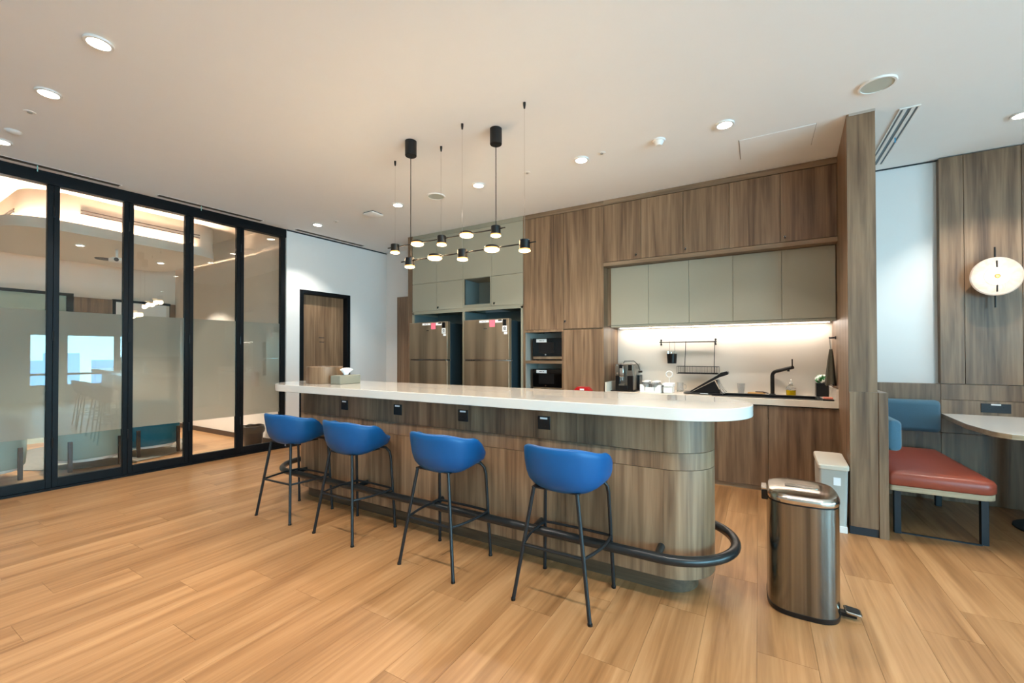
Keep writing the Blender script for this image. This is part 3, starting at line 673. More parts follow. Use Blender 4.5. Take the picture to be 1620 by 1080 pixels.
# tissue box
tb = thing('tissue_box', 'grey-green tissue box with a white tissue on the bar', 'tissue box', (-3.47, 2.735, 1.0765))
ang = math.radians(22)
def TB(x, y, z): return (-3.47+x*math.cos(ang)-y*math.sin(ang), 2.735+x*math.sin(ang)+y*math.cos(ang), 1.077+z)
ang = math.radians(93)
mb = MB(); mb.xf = TB; mb.box(-.125, -.065, 0, .125, .065, .082); mb.build('box', 'tissuebox', tb, .006)
mb = MB(); mb.xf = TB; mb.lathe([(.001, .0805), (.05, .0805), (.05, .084), (.001, .084)], n=20, sy=.5); mb.build('slot_rim', 'plastic', tb)
mb = MB(); mb.xf = TB
prof = [(0, .03), (.35, .045), (.7, .062), (1, .040)]
rs = []
for k, (u, w) in enumerate(((0, .022), (.35, .034), (.7, .055), (.92, .070), (1, .052))):
    rs.append([((w)*math.cos(a)*1.05+(.010*u), (.010+.010*u)*math.sin(a)+.008*u*math.sin(3*a), .083+.070*u-(.018*abs(math.cos(a))**3*u)) for a in [2*PI*i/24 for i in range(24)]])
mb.rings(rs).build('tissue', 'paper', tb)

# ================================================================== STOOLS
def make_stool(cx, cy, label):
    t = thing('bar_stool', label, 'bar stool', (cx, cy, 0), 'blue bar stools along the bar')
    n = 48
    def sm(a, b_, v): v = max(0, min(1, (v-a)/(b_-a))); return v*v*(3-2*v)
    def rim(d):  # d: degrees away from front
        return .712+(.832-.712)*sm(56, 100, d)+.036*sm(100, 155, d)
    sx0, sy0 = cx+.020, cy+.004
    def ring(k, zf, inset, zshift=0):
        out = []
        for i in range(n):
            a = 2*PI*i/n; d = abs(math.degrees(math.atan2(math.sin(a), math.cos(a))))
            ex = .88
            sx = math.copysign(abs(math.sin(a))**ex, math.sin(a)); cy_ = math.copysign(abs(math.cos(a))**ex, math.cos(a))
            z0 = .612+.040*(1-sm(20, 130, d))
            hgt = rim(d); z = z0+(hgt-z0)*zf
            lean = .026*sm(90, 180, d)*zf
            rx, ry = (.246-inset), (.216-inset)
            out.append((sx0+sx*rx*k, sy0+cy_*ry*k*(1+.06*(1-sm(30, 62, d)))-lean, z+zshift))
        return out
    rs = [ring(.48, 0, 0, 0), ring(.66, 0, 0, .004), ring(.80, .07, 0, .010), ring(.90, .20, 0, .008), ring(.955, .42, 0), ring(.985, .64, 0), ring(1.0, .86, 0), ring(1.0, .97, 0), ring(1.0, 1.0, .007, .002), ring(1.0, 1.0, .022, .002), ring(1.0, .97, .030)]
    inner = []
    for k, zf in ((1.0, .80), (.985, .62)):
        inner.append(ring(k, zf, .032))
    rs += inner
    seat_z = .694
    rs.append([(sx0+(p[0]-sx0)*.93, sy0+(p[1]-sy0)*.93, seat_z) for p in ring(1, .4, .036)])
    rs.append([(sx0+(p[0]-sx0)*.4, sy0+(p[1]-sy0)*.4, seat_z-.004) for p in ring(1, .4, .036)])
    sh = MB().rings(rs).build('shell', 'blue', t, sharp=60)
    cs = []
    for k, z in ((.86, .690), (.91, .700), (.905, .716), (.82, .724), (.4, .727)):
        cs.append([(sx0+(p[0]-sx0)*k, sy0+(p[1]-sy0)*k+.008, z) for p in ring(1, .4, .030)])
    MB().rings(cs).build('seat_cushion', 'blue', t, sharp=60)
    r = .0105
    legs = []
    for sx in (-1, 1):
        p = [(cx+sx*.2225, cy-.20, 0), (cx+sx*.128, cy-.130, .622)]; legs.append(('r', sx, p))
        MB().tube(p, r, n=10).build('leg', 'matblack', t)
        p = [(cx+sx*.2225, cy+.20, 0), (cx+sx*.203, cy+.172, .555), (cx+sx*.197, cy+.164, .598), (cx+sx*.176, cy+.15, .628), (cx+sx*.12, cy+.11, .642)]
        MB().tube(p, r, n=10).build('leg', 'matblack', t)
    MB().box(cx-.14, cy-.135, .616, cx+.14, cy+.12, .624).build('seat_plate', 'matblack', t)
    # foot ring: straight at the back, bowed sides, straight front
    zr = .304; f = zr/.622
    xb = .2225-(.2225-.128)*f; yb = -.20+.07*f; xf = .2225-.0195*.52; yf = .20-.028*.52
    pts = [(-xb, yb)]
    k = 8
    for i in range(1, k): pts.append((-xb-(xf-xb)*i/k-.020*math.sin(PI*i/k), yb+(yf-yb)*i/k))
    pts += [(-xf+.0, yf), (-xf+.05, yf+.006), (0, yf+.010), (xf-.05, yf+.006), (xf, yf)]
    for i in range(1, k): pts.append((xf-(xf-xb)*i/k+.020*math.sin(PI*i/k), yf+(yb-yf)*i/k))
    pts += [(xb, yb)]
    MB().tube([(cx+p[0], cy+p[1], zr) for p in pts], .0085, n=8, closed=True).build('foot_ring', 'matblack', t)
    for sx in (-1, 1):
        for y in (-.20, .20): MB().cyl((cx+sx*.2225, cy+y, 0), (cx+sx*.222, cy+y, .012), .013, n=10).build('foot_cap', 'plastic', t)
    return t
s0 = make_stool(-.962, 2.234, 'blue bar stool nearest the steel bin, at the right end')
for (x, y, a), l in zip([(-1.80, 2.206, -.6), (-2.711, 2.225, -1.0), (-3.469, 2.217, 2.4)],
                        ['blue bar stool second from the right, under the third socket', 'blue bar stool third from the right, overlapping the farthest one', 'blue bar stool farthest left, by the glass wall']):
    c = copy_tree(s0, None, (x, y, 0)); c['label'] = l; c.rotation_euler.z = math.radians(a)

# ================================================================== KITCHEN: TALL UNITS
YK = 4.89
def keylock(x, z, par, y=YK):
    k = MB().lathe([(.001, -.012), (.009, -.012), (.010, 0), (.001, 0)], n=12); k.v = [Vector((x+v.x, y+v.z, z+v.y)) for v in k.v]
    o = k.build('lock', 'chrome', par); 
    B('key', 'plastic', o, (x-.004, y-.030, z-.022, x+.004, y-.013, z+.004)); return o
def front(name, mat, par, x0, x1, z0, z1, y=YK, th=.019, g=.0016):
    return B(name, mat, par, (x0+g, y, z0+g, x1-g, y+th, z1-g), bevel=.0008)
# fridge housing (sage)
fh = thing('fridge_housing', 'tall sage-grey cupboard surround holding the two fridges', 'cabinet', (-3.68, 5.2, 0))
B('side_panel', 'oak', fh, (-4.747, YK, 0, -4.655, BW-.002, ZC-.002)); 
B('side_panel', 'grey_edge', fh, (-4.653, YK-.004, 0, -4.620, BW-.002, 2.0), (-3.683, YK-.004, 0, -3.648, BW-.002, 1.97), (-2.722, YK-.004, 0, -2.690, BW-.002, 2.0))
B('carcass', 'grey_edge', fh, (-4.653, YK+.02, 2.0, -3.68, BW-.002, ZC-.06), (-3.68, YK+.02, 2.435, -2.690, BW-.002, ZC-.06), (-3.212, YK+.02, 2.0, -2.690, BW-.002, 2.435))
B('niche', 'teal_in', fh, (-3.645, YK+.002, 2.062, -3.212, YK+.36, 2.066), (-3.679, YK+.001, 2.03, -3.646, YK+.38, 2.43), (-3.646, YK+.36, 2.062, -3.212, YK+.38, 2.434))
B('carcass_rail', 'grey_edge', fh, (-4.653, YK-.004, 1.970, -2.690, YK+.02, 2.020))
B('niche_frame', 'grey_edge', fh, (-3.679, YK, 2.022, -3.646, YK+.019, 2.434), (-3.646, YK, 2.022, -3.212, YK+.36, 2.062), (-3.211, YK, 2.022, -3.19, YK+.019, 2.434))
B('back_panel', 'teal_in', fh, (-4.62, BW-.03, 0, -2.722, BW-.02, 2.0)); B('lining', 'teal_in', fh, (-4.619, YK+.02, 0, -4.617, BW-.03, 1.968), (-3.647, YK+.02, 0, -3.645, BW-.03, 1.968))
B('crown', 'grey_edge', fh, (-4.653, YK, ZC-.062, -2.690, YK+.04, ZC-.03), (-4.653, YK+.008, ZC-.03, -2.690, YK+.04, ZC-.002))
vx = [-4.653, -4.166, -3.676, -3.182, -2.690]
for a, b_ in zip(vx, vx[1:]): front('door', 'grey_lam', fh, a, b_, 2.437, ZC-.064)
for a, b_ in ((-4.653, -4.166), (-4.166, -3.680)):
    dd = front('door', 'grey_lam', fh, a, b_, 2.022, 2.435)
    if a > -4.2: keylock(-4.13, 2.062, dd)
dd = front('door', 'grey_lam', fh, -3.19, -2.690, 2.022, 2.435); keylock(-3.135, 2.065, dd)
# fridges
def fridge(x0, label):
    w, y = .725, 4.70
    t = thing('fridge', label, 'fridge', (x0+w/2, 5.0, 0), 'pair of bronze steel fridges')
    B('body', 'fridgeside', t, (x0+.006, y+.075, .03, x0+w-.004, 5.40, 1.805), bevel=.004)
    u = B('freezer_door', 'fridge', t, (x0, y, 1.288, x0+w, y+.068, 1.825), bevel=.006)
    l = B('fridge_door', 'fridge', t, (x0, y, .05, x0+w, y+.068, 1.268), bevel=.006)
    B('handle_strip', 'chrome', u, (x0+.03, y-.004, 1.272, x0+w-.02, y+.02, 1.286), bevel=.002)
    B('hinge', 'chrome', t, (x0+w-.02, y+.005, 1.270, x0+w+.03, y+.04, 1.284))
    for dx in (.03, w-.07): B('foot', 'plastic', t, (x0+dx, y+.10, 0, x0+dx+.04, y+.14, .03))
    q = y-.001
    p = B('paper_label', 'paper', u, (x0+.26, q, 1.783, x0+.415, q+.001, 1.812)); mb = MB(); text_strokes(mb, x0+.30, x0+.375, 1.793, .009, q-.0002, 8); mb.build('print', 'ink', p)
    B('pink_note', 'pink', u, (x0+.425, q, 1.722, x0+.51, q+.001, 1.812))
    p = B('white_sticker', 'paper', u, (x0+.515, q, 1.775, x0+.625, q+.001, 1.812)); B('print', 'ink', p, (x0+.56, q-.0006, 1.795, x0+.62, q-.0001, 1.812))
    p = B('dark_sticker', 'plastic', u, (x0+.632, q, 1.735, x0+.685, q+.001, 1.815))
    p2 = B('energy_sticker', 'paper', u, (x0+.625, q, 1.655, x0+.695, q+.001, 1.730))
    mb = MB(); mb.lathe([(.008, -.0005), (.018, -.0005), (.018, .0005), (.008, .0005)], n=16); mb.v = [Vector((x0+.66+v.x, q-.0007+v.z, 1.70+v.y)) for v in mb.v]; mb.build('print', 'ink', p2)
    B('print', 'ink', p2, (x0+.635, q-.0008, 1.672, x0+.685, q-.0001, 1.678))
    B('white_sticker', 'paper', u, (x0+.65, q, 1.620, x0+.70, q+.001, 1.650))
    MB().box(x0+.335, q, 1.70, x0+.385, q+.001, 1.708).build('badge', 'chrome', u)
fridge(-4.535, 'left bronze steel fridge, farther from the wooden cupboards')
fridge(-3.520, 'right bronze steel fridge, beside the microwave shelves')
# tall wooden unit with microwaves
tu = thing('tall_oven_cabinet', 'tall wooden cupboard with two open microwave shelves', 'cabinet', (-2.14, 5.2, 0))
TX0, TX1, TM = -2.688, -1.597, -2.125
B('side_panel', 'oak', tu, (TX0, YK+.001, .08, TX0+.025, BW-.002, ZC-.064)); B('side_panel', 'oak', tu, (TX1-.019, YK+.001, 0, TX1, BW-.002, ZC-.064))
B('mid_panel', 'oak', tu, (TM-.012, YK+.001, .08, TM+.012, BW-.002, 1.66))
B('carcass', 'oak', tu, (TX0+.025, YK+.02, 1.668, TX1-.019, BW-.002, ZC-.064))
B('crown', 'oakH', tu, (TX0, YK-.004, ZC-.062, TX1+.001, YK+.04, ZC-.03), (TX0, YK+.006, ZC-.03, TX1, YK+.04, ZC-.002))
B('front_frame', 'oak', tu, (TX0, YK-.001, .08, -2.66, YK+.001, 1.672), (-2.66, YK-.001, 1.642, TM+.01, YK+.02, 1.672))
B('shelf', 'oakH', tu, (-2.66, YK-.001, 1.238, TM, BW-.2, 1.276)); B('shelf', 'oakH', tu, (-2.66, YK-.001, .84, TM, BW-.2, .872))
B('niche_back', 'greige', tu, (-2.66, BW-.22, .872, TM-.012, BW-.2, 1.642)); B('niche_lining', 'greige', tu, (-2.663, YK+.02, .872, -2.655, BW-.22, 1.642))
d1 = front('door', 'oak', tu, TX0, -2.110, 1.674, ZC-.064); d2 = front('door', 'oak', tu, -2.110, TX1, 1.674, ZC-.064); keylock(-2.088, 1.775, d2)
front('door', 'oak', tu, TM+.012, TX1, .085, 1.664); front('door', 'oak', tu, TX0, TM+.012, .085, .84)
B('plinth', 'walnut', tu, (TX0, YK+.03, 0, TX1, YK+.05, .08))
def microwave(z, label, txt):
    x0, x1, y = -2.598, -2.142, 4.985
    t = thing('microwave', label, 'microwave', ((x0+x1)/2, 5.15, z))
    B('body', 'plastic', t, (x0, y+.02, z+.006, x1, 5.25, z+.290), bevel=.006)
    dd = B('door', 'gloss_black', t, (x0, y, z+.055, x1-.0, y+.02, z+.290), bevel=.004)
    B('window', 'plastic', dd, (x0+.09, y-.0012, z+.10, x0+.31, y-.0002, z+.235))
    B('trim_bar', 'fridge', t, (x0+.008, y-.006, z+.018, x1-.004, y+.018, z+.052), bevel=.003)
    p = B('paper_label', 'paper', dd, (x0+.055, y-.002, z+.238, x0+.205, y-.0004, z+.280)); mb = MB(); text_strokes(mb, x0+.10, x0+.17, z+.254, .010, y-.0024, 7); mb.build('print', 'ink', p)
    MB().box(x0+.18, y-.0015, z+.068, x0+.20, y-.0003, z+.085).build('badge', 'chrome', dd)
    for dx in (.03, .40): B('foot', 'plastic', t, (x0+dx, y+.04, z, x0+dx+.03, y+.07, z+.006))
microwave(1.276, 'black microwave on the upper open shelf', 1)
microwave(.872, 'black microwave on the lower open shelf, partly behind the bar top', 2)
rc = thing('red_wall_case', 'red case with a white mark, top just showing behind the bar', 'red case', (-1.84, 4.86, .62))
MB().add([(-1.945, 4.80, .62), (-1.73, 4.80, .62), (-1.73, 4.889, .62), (-1.945, 4.889, .62), (-1.945, 4.80, .925), (-1.73, 4.80, .925), (-1.73, 4.889, .925), (-1.945, 4.889, .925), (-1.90, 4.80, .965), (-1.775, 4.80, .965), (-1.775, 4.889, .965), (-1.90, 4.889, .965)],
         [(0,3,2,1),(0,1,5,4),(1,2,6,5),(2,3,7,6),(3,0,4,7),(4,5,9,8),(5,6,10,9),(6,7,11,10),(7,4,8,11),(8,9,10,11)]).build('case', 'redcase', rc, .004)
B('mark', 'paper', rc, (-1.865, 4.7985, .925, -1.81, 4.7995, .945))

# upper wooden cupboards over the alcove
uc = thing('upper_cupboards', 'row of five wooden cupboards under the ceiling, with small locks', 'cabinet', (-.5, 5.2, 2.45))
UX = [-1.597, -1.156, -.7064, -.2574, .1872, .630]
B('carcass', 'oakH', uc, (-1.595, YK+.02, 2.447, .634, BW-.002, ZC-.064))
B('bottom_rail', 'oakH', uc, (-1.596, YK-.001, 2.402, .634, YK+.13, 2.446), bevel=.001)
B('crown', 'oakH', uc, (-1.596, YK-.004, ZC-.062, .634, YK+.04, ZC-.03), (-1.596, YK+.006, ZC-.03, .634, YK+.04, ZC-.002))
for i in range(5):
    dd = front('door', 'oak', uc, UX[i], UX[i+1], 2.449, ZC-.066)
    if i in (0, 2, 4): keylock({0: -1.212, 2: -.683, 4: .222}[i], 2.50, dd)
# sage wall cabinets
gc = thing('sage_wall_cabinets', 'row of five sage-grey cabinets above the lit splashback', 'cabinet', (-.5, 5.2, 1.68))
GX = [-1.545, -1.1038, -.6667, -.2364, .1987, .632]
B('carcass', 'grey_edge', gc, (-1.545, 5.034, 1.70, .634, BW-.002, 2.401)); B('light_rail', 'grey_edge', gc, (-1.545, 5.012, 1.678, .634, 5.045, 1.70), (-1.545, 5.045, 1.690, .634, BW-.002, 1.70))
for a, b_ in zip(GX, GX[1:]): front('door', 'grey_lam', gc, a, b_, 1.703, 2.398, 5.014)
B('filler_panel', 'oak', gc, (-1.595, 5.03, 1.70, -1.547, BW-.003, 2.401))
ls = thing('under_cabinet_light', 'warm light strip glowing under the sage cabinets', 'strip light', (-.45, 5.38, 1.685))
B('diffuser', 'ledstrip', ls, (-1.54, 5.375, 1.683, .625, 5.390, 1.6895))
ld = bpy.data.lights.new('lamp_light', 'AREA'); ld.shape = 'RECTANGLE'; ld.size = 2.15; ld.size_y = .02; ld.energy = 11; ld.color = (1, .89, .80)
lo = bpy.data.objects.new('lamp_light', ld); COL.objects.link(lo); lo.parent = ls; lo.location = (0, 0, -.006); lo.rotation_euler = (math.radians(0), 0, 0)
# splashback, worktop, base units
struct(B('wall_splashback', 'splash', None, (-1.595, BW-.012, .90, .655, BW-.0005, 1.69), origin=(0, BW, .9)))
wt = thing('worktop', 'cream stone kitchen worktop with low upstands at both ends', 'worktop', (-.48, 5.1, .855))
SX0, SX1, SY0, SY1 = -.42, .50, 4.985, 5.33
B('slab', 'quartz_k', wt, (-1.575, 4.860, .857, .629, SY0, .916), (-1.575, SY0, .857, SX0, BW-.013, .916), (SX1, SY0, .857, .640, BW-.013, .916), (SX0, SY1, .857, SX1, BW-.013, .916))
B('end_upstand', 'quartz_k', wt, (-1.577, 4.872, .916, -1.560, BW-.013, 1.028)); B('end_upstand', 'quartz_k', wt, (.612, 4.872, .916, .630, BW-.013, 1.028))
bu = thing('base_cupboards', 'row of wooden base cupboards under the kitchen worktop', 'cabinet', (-.48, 5.1, 0))
B('carcass', 'oak', bu, (-1.575, YK+.012, .06, .634, BW-.002, .66), (-1.575, YK+.012, .66, SX0-.02, BW-.002, .855), (SX1+.02, YK+.012, .66, .634, BW-.002, .855)); B('plinth', 'oakH', bu, (-1.575, YK+.008, 0, .636, YK+.03, .06))
bx = [-1.575, -1.04, -.508, .073, .636]
for a, b_ in zip(bx, bx[1:]): front('door', 'oak', bu, a, b_, .046, .846, YK-.008)
# sink
sk = thing('sink', 'black inset sink with flat rim in the worktop', 'sink', ((SX0+SX1)/2, 5.15, .70))
mb = MB(); mb.box(SX0-.02, SY0-.045, .9165, SX1+.03, SY0+.012, .922); mb.box(SX0-.02, SY1-.012, .9165, SX1+.03, SY1+.02, .922); mb.box(SX0-.02, SY0+.012, .9165, SX0+.012, SY1-.012, .922); mb.box(SX1-.012, SY0+.012, .9165, SX1+.03, SY1-.012, .922)
mb.build('rim', 'black', sk, .001)
B('bowl', 'black', sk, (SX0+.002, SY0+.002, .70, SX1-.002, SY1-.002, .706), (SX0+.002, SY0+.002, .706, SX0+.01, SY1-.002, .916), (SX1-.01, SY0+.002, .706, SX1-.002, SY1-.002, .916), (SX0+.01, SY0+.002, .706, SX1-.01, SY0+.01, .916), (SX0+.01, SY1-.01, .706, SX1-.01, SY1-.002, .916))
# faucet
fc = thing('faucet', 'matt black angled kitchen tap at the sink', 'tap', (.12, 5.40, .916))
fx, fy = .122, 5.40
MB().lathe([(.001, 0), (.030, 0), (.030, .008), (.024, .012), (.001, .012)], (fx, fy, .9165)).build('base', 'black', fc)
pts = [(fx, fy, .925), (fx, fy, 1.12)]+[(fx+.05*(1-math.cos(a)), fy-.05*(1-math.cos(a)), 1.12+.055*math.sin(a)) for a in [PI/2*k/6*.85 for k in range(1, 7)]]
lx, ly, lz = pts[-1]
pts += [(lx+.07, ly-.09, lz+.025), (lx+.135, ly-.17, lz+.048)]
MB().tube(pts, .018, n=14, radii=[.02]*2+[.019]*6+[.018, .018]).build('spout', 'black', fc)
ex, ey, ez = pts[-1]
MB().cyl((ex-.035, ey+.04, ez-.015), (ex-.035, ey+.04, ez-.045), .012, n=10).build('nozzle', 'black', fc)
MB().tube([(ex-.004, ey+.005, ez), (ex-.004, ey+.005, ez+.085)], .006, n=8).build('lever', 'black', fc)
# soap dispenser
sp_ = thing('soap_dispenser', 'clear pump bottle of yellow washing-up liquid beside the tap', 'soap dispenser', (.290, 5.40, .9165))
q = (.290, 5.40, .917)
MB().lathe([(.001, 0), (.040, 0), (.044, .006), (.044, .055), (.001, .055)], q).build('liquid', 'yellow', sp_)
MB().lathe([(.042, .0555), (.045, .057), (.045, .078), (.030, .100), (.014, .112), (.014, .118), (.001, .118)], q).build('bottle', 'clear', sp_)
MB().lathe([(.001, .118), (.015, .118), (.015, .132), (.006, .136), (.006, .165), (.001, .165)], q).build('pump', 'whitepl', sp_)
MB().tube([(.290, 5.40, 1.082), (.290, 5.37, 1.086), (.288, 5.345, 1.076)], .006, n=8).build('spout', 'whitepl', sp_)
# plastic cup
tag(MB().lathe([(.001, 0), (.030, 0), (.041, .112), (.038, .112), (.028, .005), (.001, .005)], (-.178, 5.40, .917)).build('plastic_cup', 'clear', None), 'empty clear plastic cup by the splashback', 'cup')
t = thing('dish_cloth', 'folded tan cloth and brush lying left of the tap', 'cloth', (-.02, 5.42, .917))
mb = MB(); rs = []
for z, k in ((0, 1), (.008, 1.02), (.016, .95), (.018, .7)): rs.append([(-.03+.085*k*math.cos(a)*(1+.08*math.sin(3*a)), 5.41+.035*k*math.sin(a), .917+z+.004*math.sin(2*a)) for a in [2*PI*i/24 for i in range(24)]])
mb.rings(rs).build('cloth', 'cardboard', t); MB().tube([(-.04, 5.40, .940), (.03, 5.395, .942), (.085, 5.39, .93)], .006, n=8).build('brush_handle', 'walnut', t)
# coffee machine
cm = thing('coffee_machine', 'black and silver bean-to-cup coffee machine on a dark tray', 'coffee machine', (-1.40, 5.20, .916))
X0, X1, Y0, Y1 = -1.500, -1.285, 5.02, 5.36
B('tray', 'plastic', cm, (-1.545, 4.985, .917, -1.255, Y1+.02, .923))
B('body', 'greige2', cm, (X0, Y0+.05, .925, X1+.008, Y1, 1.245), bevel=.008) if 'greige2' in M else None
M['silver'] = steel('brushed_silver', (150, 148, 142), stretch=(40, 40, 40), lo=.28, hi=.4)
B('body', 'silver', cm, (X0, Y0+.05, .925, X1, Y1, 1.245), bevel=.008)
B('front_block', 'plastic', cm, (X0+.004, Y0, .924, X0+.052, Y0+.05, 1.10), (X1-.068, Y0, .924, X1-.002, Y0+.05, 1.10), (X0+.052, Y0, .924, X1-.068, Y0+.05, .985), bevel=.002)
B('display_panel', 'silver', cm, (X1-.068, Y0-.004, 1.105, X1-.002, Y0+.05, 1.240), bevel=.003)
B('screen', 'gloss_black', cm, (X1-.056, Y0-.007, 1.165, X1-.014, Y0-.0045, 1.232))
B('button_panel', 'silver', cm, (X0+.002, Y0-.004, 1.105, X0+.050, Y0+.05, 1.240), bevel=.003)
for z in (1.13, 1.225): 
    k = MB().lathe([(.001, -.006), (.010, -.006), (.010, 0), (.001, 0)], n=14); k.v = [Vector((X0+.03+v.x, Y0-.0045+v.z, z+v.y)) for v in k.v]; k.build('button', 'chrome', cm)
B('spout_head', 'chrome', cm, (X0+.058, Y0-.028, 1.085, X0+.110, Y0+.02, 1.215), bevel=.006); B('spout_cap', 'plastic', cm, (X0+.056, Y0-.030, 1.19, X0+.098, Y0+.02, 1.235), bevel=.004)
for dx in (.072, .094): MB().cyl((X0+dx, Y0-.012, 1.085), (X0+dx, Y0-.012, 1.045), .006, n=8).build('nozzle', 'chrome', cm)
B('drip_tray', 'silver', cm, (X0+.052, Y0-.03, .985, X0+.118, Y0+.03, 1.003), bevel=.002)
MB().tube([(X0+.06, Y0+.16, 1.245), (X0+.07, Y0+.16, 1.272), (X1-.03, Y0+.16, 1.275), (X1+.02, Y0+.16, 1.23), (X1+.042, Y0+.15, 1.17), (X1+.05, Y0+.14, 1.15)], .005, n=8).build('hose', 'plastic', cm)
MB().cyl((X1+.03, Y0+.14, 1.15), (X1+.075, Y0+.14, 1.15), .014, n=10).build('hose_end', 'plastic', cm)
B('water_tank', 'plastic', cm, (X1+.001, Y0+.20, .925, X1+.028, Y1, 1.10), bevel=.003)
# white storage bins with jars
def opentray(x0, x1, y0, y1, z0, z1, dip, name, par, mat='whitepl', w=.004):
    mb = MB(); n = 12
    mb.box(x0, y0, z0, x1, y1, z0+w)
    mb.box(x0, y0, z0+w, x0+w, y1, z1); mb.box(x1-w, y0, z0+w, x1, y1, z1); mb.box(x0+w, y1-w, z0+w, x1-w, y1, z1)
    a, b_ = x0+w, x1-w; d = z1-dip; s = (b_-a)*.22
    poly = [(a, z0+w), (b_, z0+w), (b_, z1), (b_-s*.5, z1), (b_-s, d), (a+s, d), (a+s*.5, z1), (a, z1)]
    vs = [(p[0], y0, p[1]) for p in poly]+[(p[0], y0+w, p[1]) for p in poly]; m_ = len(poly)
    mb.add(vs, [tuple(range(m_)), tuple(range(m_, 2*m_))[::-1]]+[(i, (i+1) % m_, (i+1) % m_+m_, i+m_) for i in range(m_)])
    return mb.build(name, mat, par, .0008)
b1 = thing('storage_bin', 'white open bin full of glass jars beside the coffee machine', 'storage bin', (-1.08, 5.1, .917))
opentray(-1.20, -.965, 4.99, 5.22, .917, 1.008, .028, 'tray', b1)
for i, (x, y, z) in enumerate([(-1.145, 5.035, .922), (-1.035, 5.035, .922), (-1.145, 5.15, .922), (-1.035, 5.15, .922)]):
    j = thing('glass_jar', ['glass jar with beige contents, front left in the white bin', 'glass jar with beige contents, front right in the white bin', 'glass jar at the back left of the white bin', 'glass jar at the back right of the white bin'][i], 'jar', (x, y, z), 'jars in the white bin')
    MB().lathe([(.001, 0), (.038, 0), (.046, .015), (.046, .085), (.036, .105), (.036, .112), (.033, .112), (.033, .105), (.042, .085), (.042, .018), (.001, .012)], (x, y, z), n=20).build('jar', 'clear', j)
    MB().lathe([(.001, .0), (.040, .0), (.040, .075), (.001, .08)], (x, y, z+.0135), n=16).build('contents', 'beige', j)
    MB().lathe([(.001, .1125), (.039, .1125), (.039, .122), (.001, .128)], (x, y, z), n=20).build('lid', 'whitepl', j)
b2 = thing('storage_box', 'small white lidded box right of the jar bin', 'storage box', (-.89, 5.1, .917))
B('box', 'whitepl', b2, (-.945, 5.02, .917, -.850, 5.18, .985), bevel=.006); B('lid', 'whitepl', b2, (-.955, 5.01, .986, -.842, 5.19, 1.028), bevel=.008); B('latch', 'ink', b2, (-.958, 5.004, .99, -.935, 5.0095, 1.002))
rg = thing('tape_ring', 'white ring-shaped roll leaning behind the jars', 'tape roll', (-.935, 5.34, .917))
mb = MB(); mb.tube([(-.935+.036*math.cos(a), 5.34, 1.115+.036*math.sin(a)) for a in [2*PI*k/24 for k in range(24)]], .008, n=8, closed=True); mb.build('ring', 'whitepl', rg); MB().cyl((-.935, 5.34, .917), (-.935, 5.34, 1.073), .006, n=8).build('stand', 'whitepl', rg)
sk2 = thing('glass_pitcher', 'small clear glass jug between the box and the dish rack', 'jug', (-.80, 5.25, .917))
MB().lathe([(.001, 0), (.035, 0), (.040, .02), (.036, .09), (.038, .11), (.035, .11), (.033, .09), (.036, .02), (.001, .006)], (-.80, 5.25, .917), n=20).build('body', 'clear', sk2)
MB().tube([(-.763, 5.25, 1.01), (-.735, 5.25, 1.0), (-.735, 5.25, .96), (-.763, 5.25, .95)], .004, n=8).build('handle', 'clear', sk2)
# hanging rail with pot and wire basket
hr = thing('hanging_rail', 'thin dark rail screwed to the splashback', 'wall rail', (-.75, 5.43, 1.50))
MB().cyl((-1.065, 5.43, 1.502), (-.425, 5.43, 1.502), .006, n=10).build('rail', 'black', hr)
for x in (-1.05, -.44):
    MB().cyl((x, 5.43, 1.502), (x, 5.467, 1.502), .007, n=8).build('bracket', 'black', hr)
    k = MB().lathe([(.001, -.004), (.012, -.004), (.012, 0), (.001, 0)], n=12)
    for dz in (-.028, .028):
        k = MB().lathe([(.001, -.010), (.011, -.008), (.012, 0), (.001, 0)], n=12); k.v = [Vector((x+v.x, 5.4675+v.z, 1.502+dz+v.y)) for v in k.v]; k.build('fixing', 'black', hr)
    B('mount_plate', 'black', hr, (x-.006, 5.460, 1.474, x+.006, 5.4675, 1.530))
cp = thing('hanging_pot', 'small black utensil pot hanging from the rail', 'utensil pot', (-.92, 5.42, 1.24))
MB().lathe([(.001, 0), (.052, 0), (.060, .118), (.056, .118), (.049, .006), (.001, .006)], (-.915, 5.405, 1.245)).build('pot', 'plastic', cp)
for dx in (-.028, .028): MB().tube([(-.915+dx*1.1, 5.415, 1.365), (-.915+dx, 5.425, 1.45), (-.915+dx, 5.43, 1.512)], .0022, n=6).build('hook', 'chrome', cp)
for dx, h in ((-.045, .03), (-.01, .022), (.03, .035)): MB().tube([(-.915+dx*.5, 5.40, 1.26), (-.915+dx, 5.40, 1.36+h)], .006, n=8, radii=[.003, .008]).build('utensil', 'chrome', cp)
wbk_ = thing('wire_basket', 'black wire shelf basket hanging from the rail', 'wire basket', (-.62, 5.40, 1.13))
x0, x1, y0, y1, z0, z1 = -.850, -.398, 5.335, 5.445, 1.128, 1.213
for z in (z0, z1):
    MB().tube([(x0, y0, z), (x1, y0, z), (x1, y1, z), (x0, y1, z)], .0028, n=6, closed=True).build('wire_rim', 'black', wbk_)
for k in range(19):
    x = x0+(x1-x0)*k/18; MB().tube([(x, y0, z1), (x, y0, z0), (x, y1, z0), (x, y1, z1)], .0016, n=5).build('wire', 'black', wbk_)
B('drip_mat', 'plastic', wbk_, (x0+.01, y0+.004, z0+.003, x1-.01, y1-.004, z0+.014))
for x in (-.760, -.446): MB().tube([(x, y0, z0), (x, y0+.01, z1), (x, 5.425, 1.50), (x, 5.432, 1.512)], .004, n=6).build('hanger', 'black', wbk_)
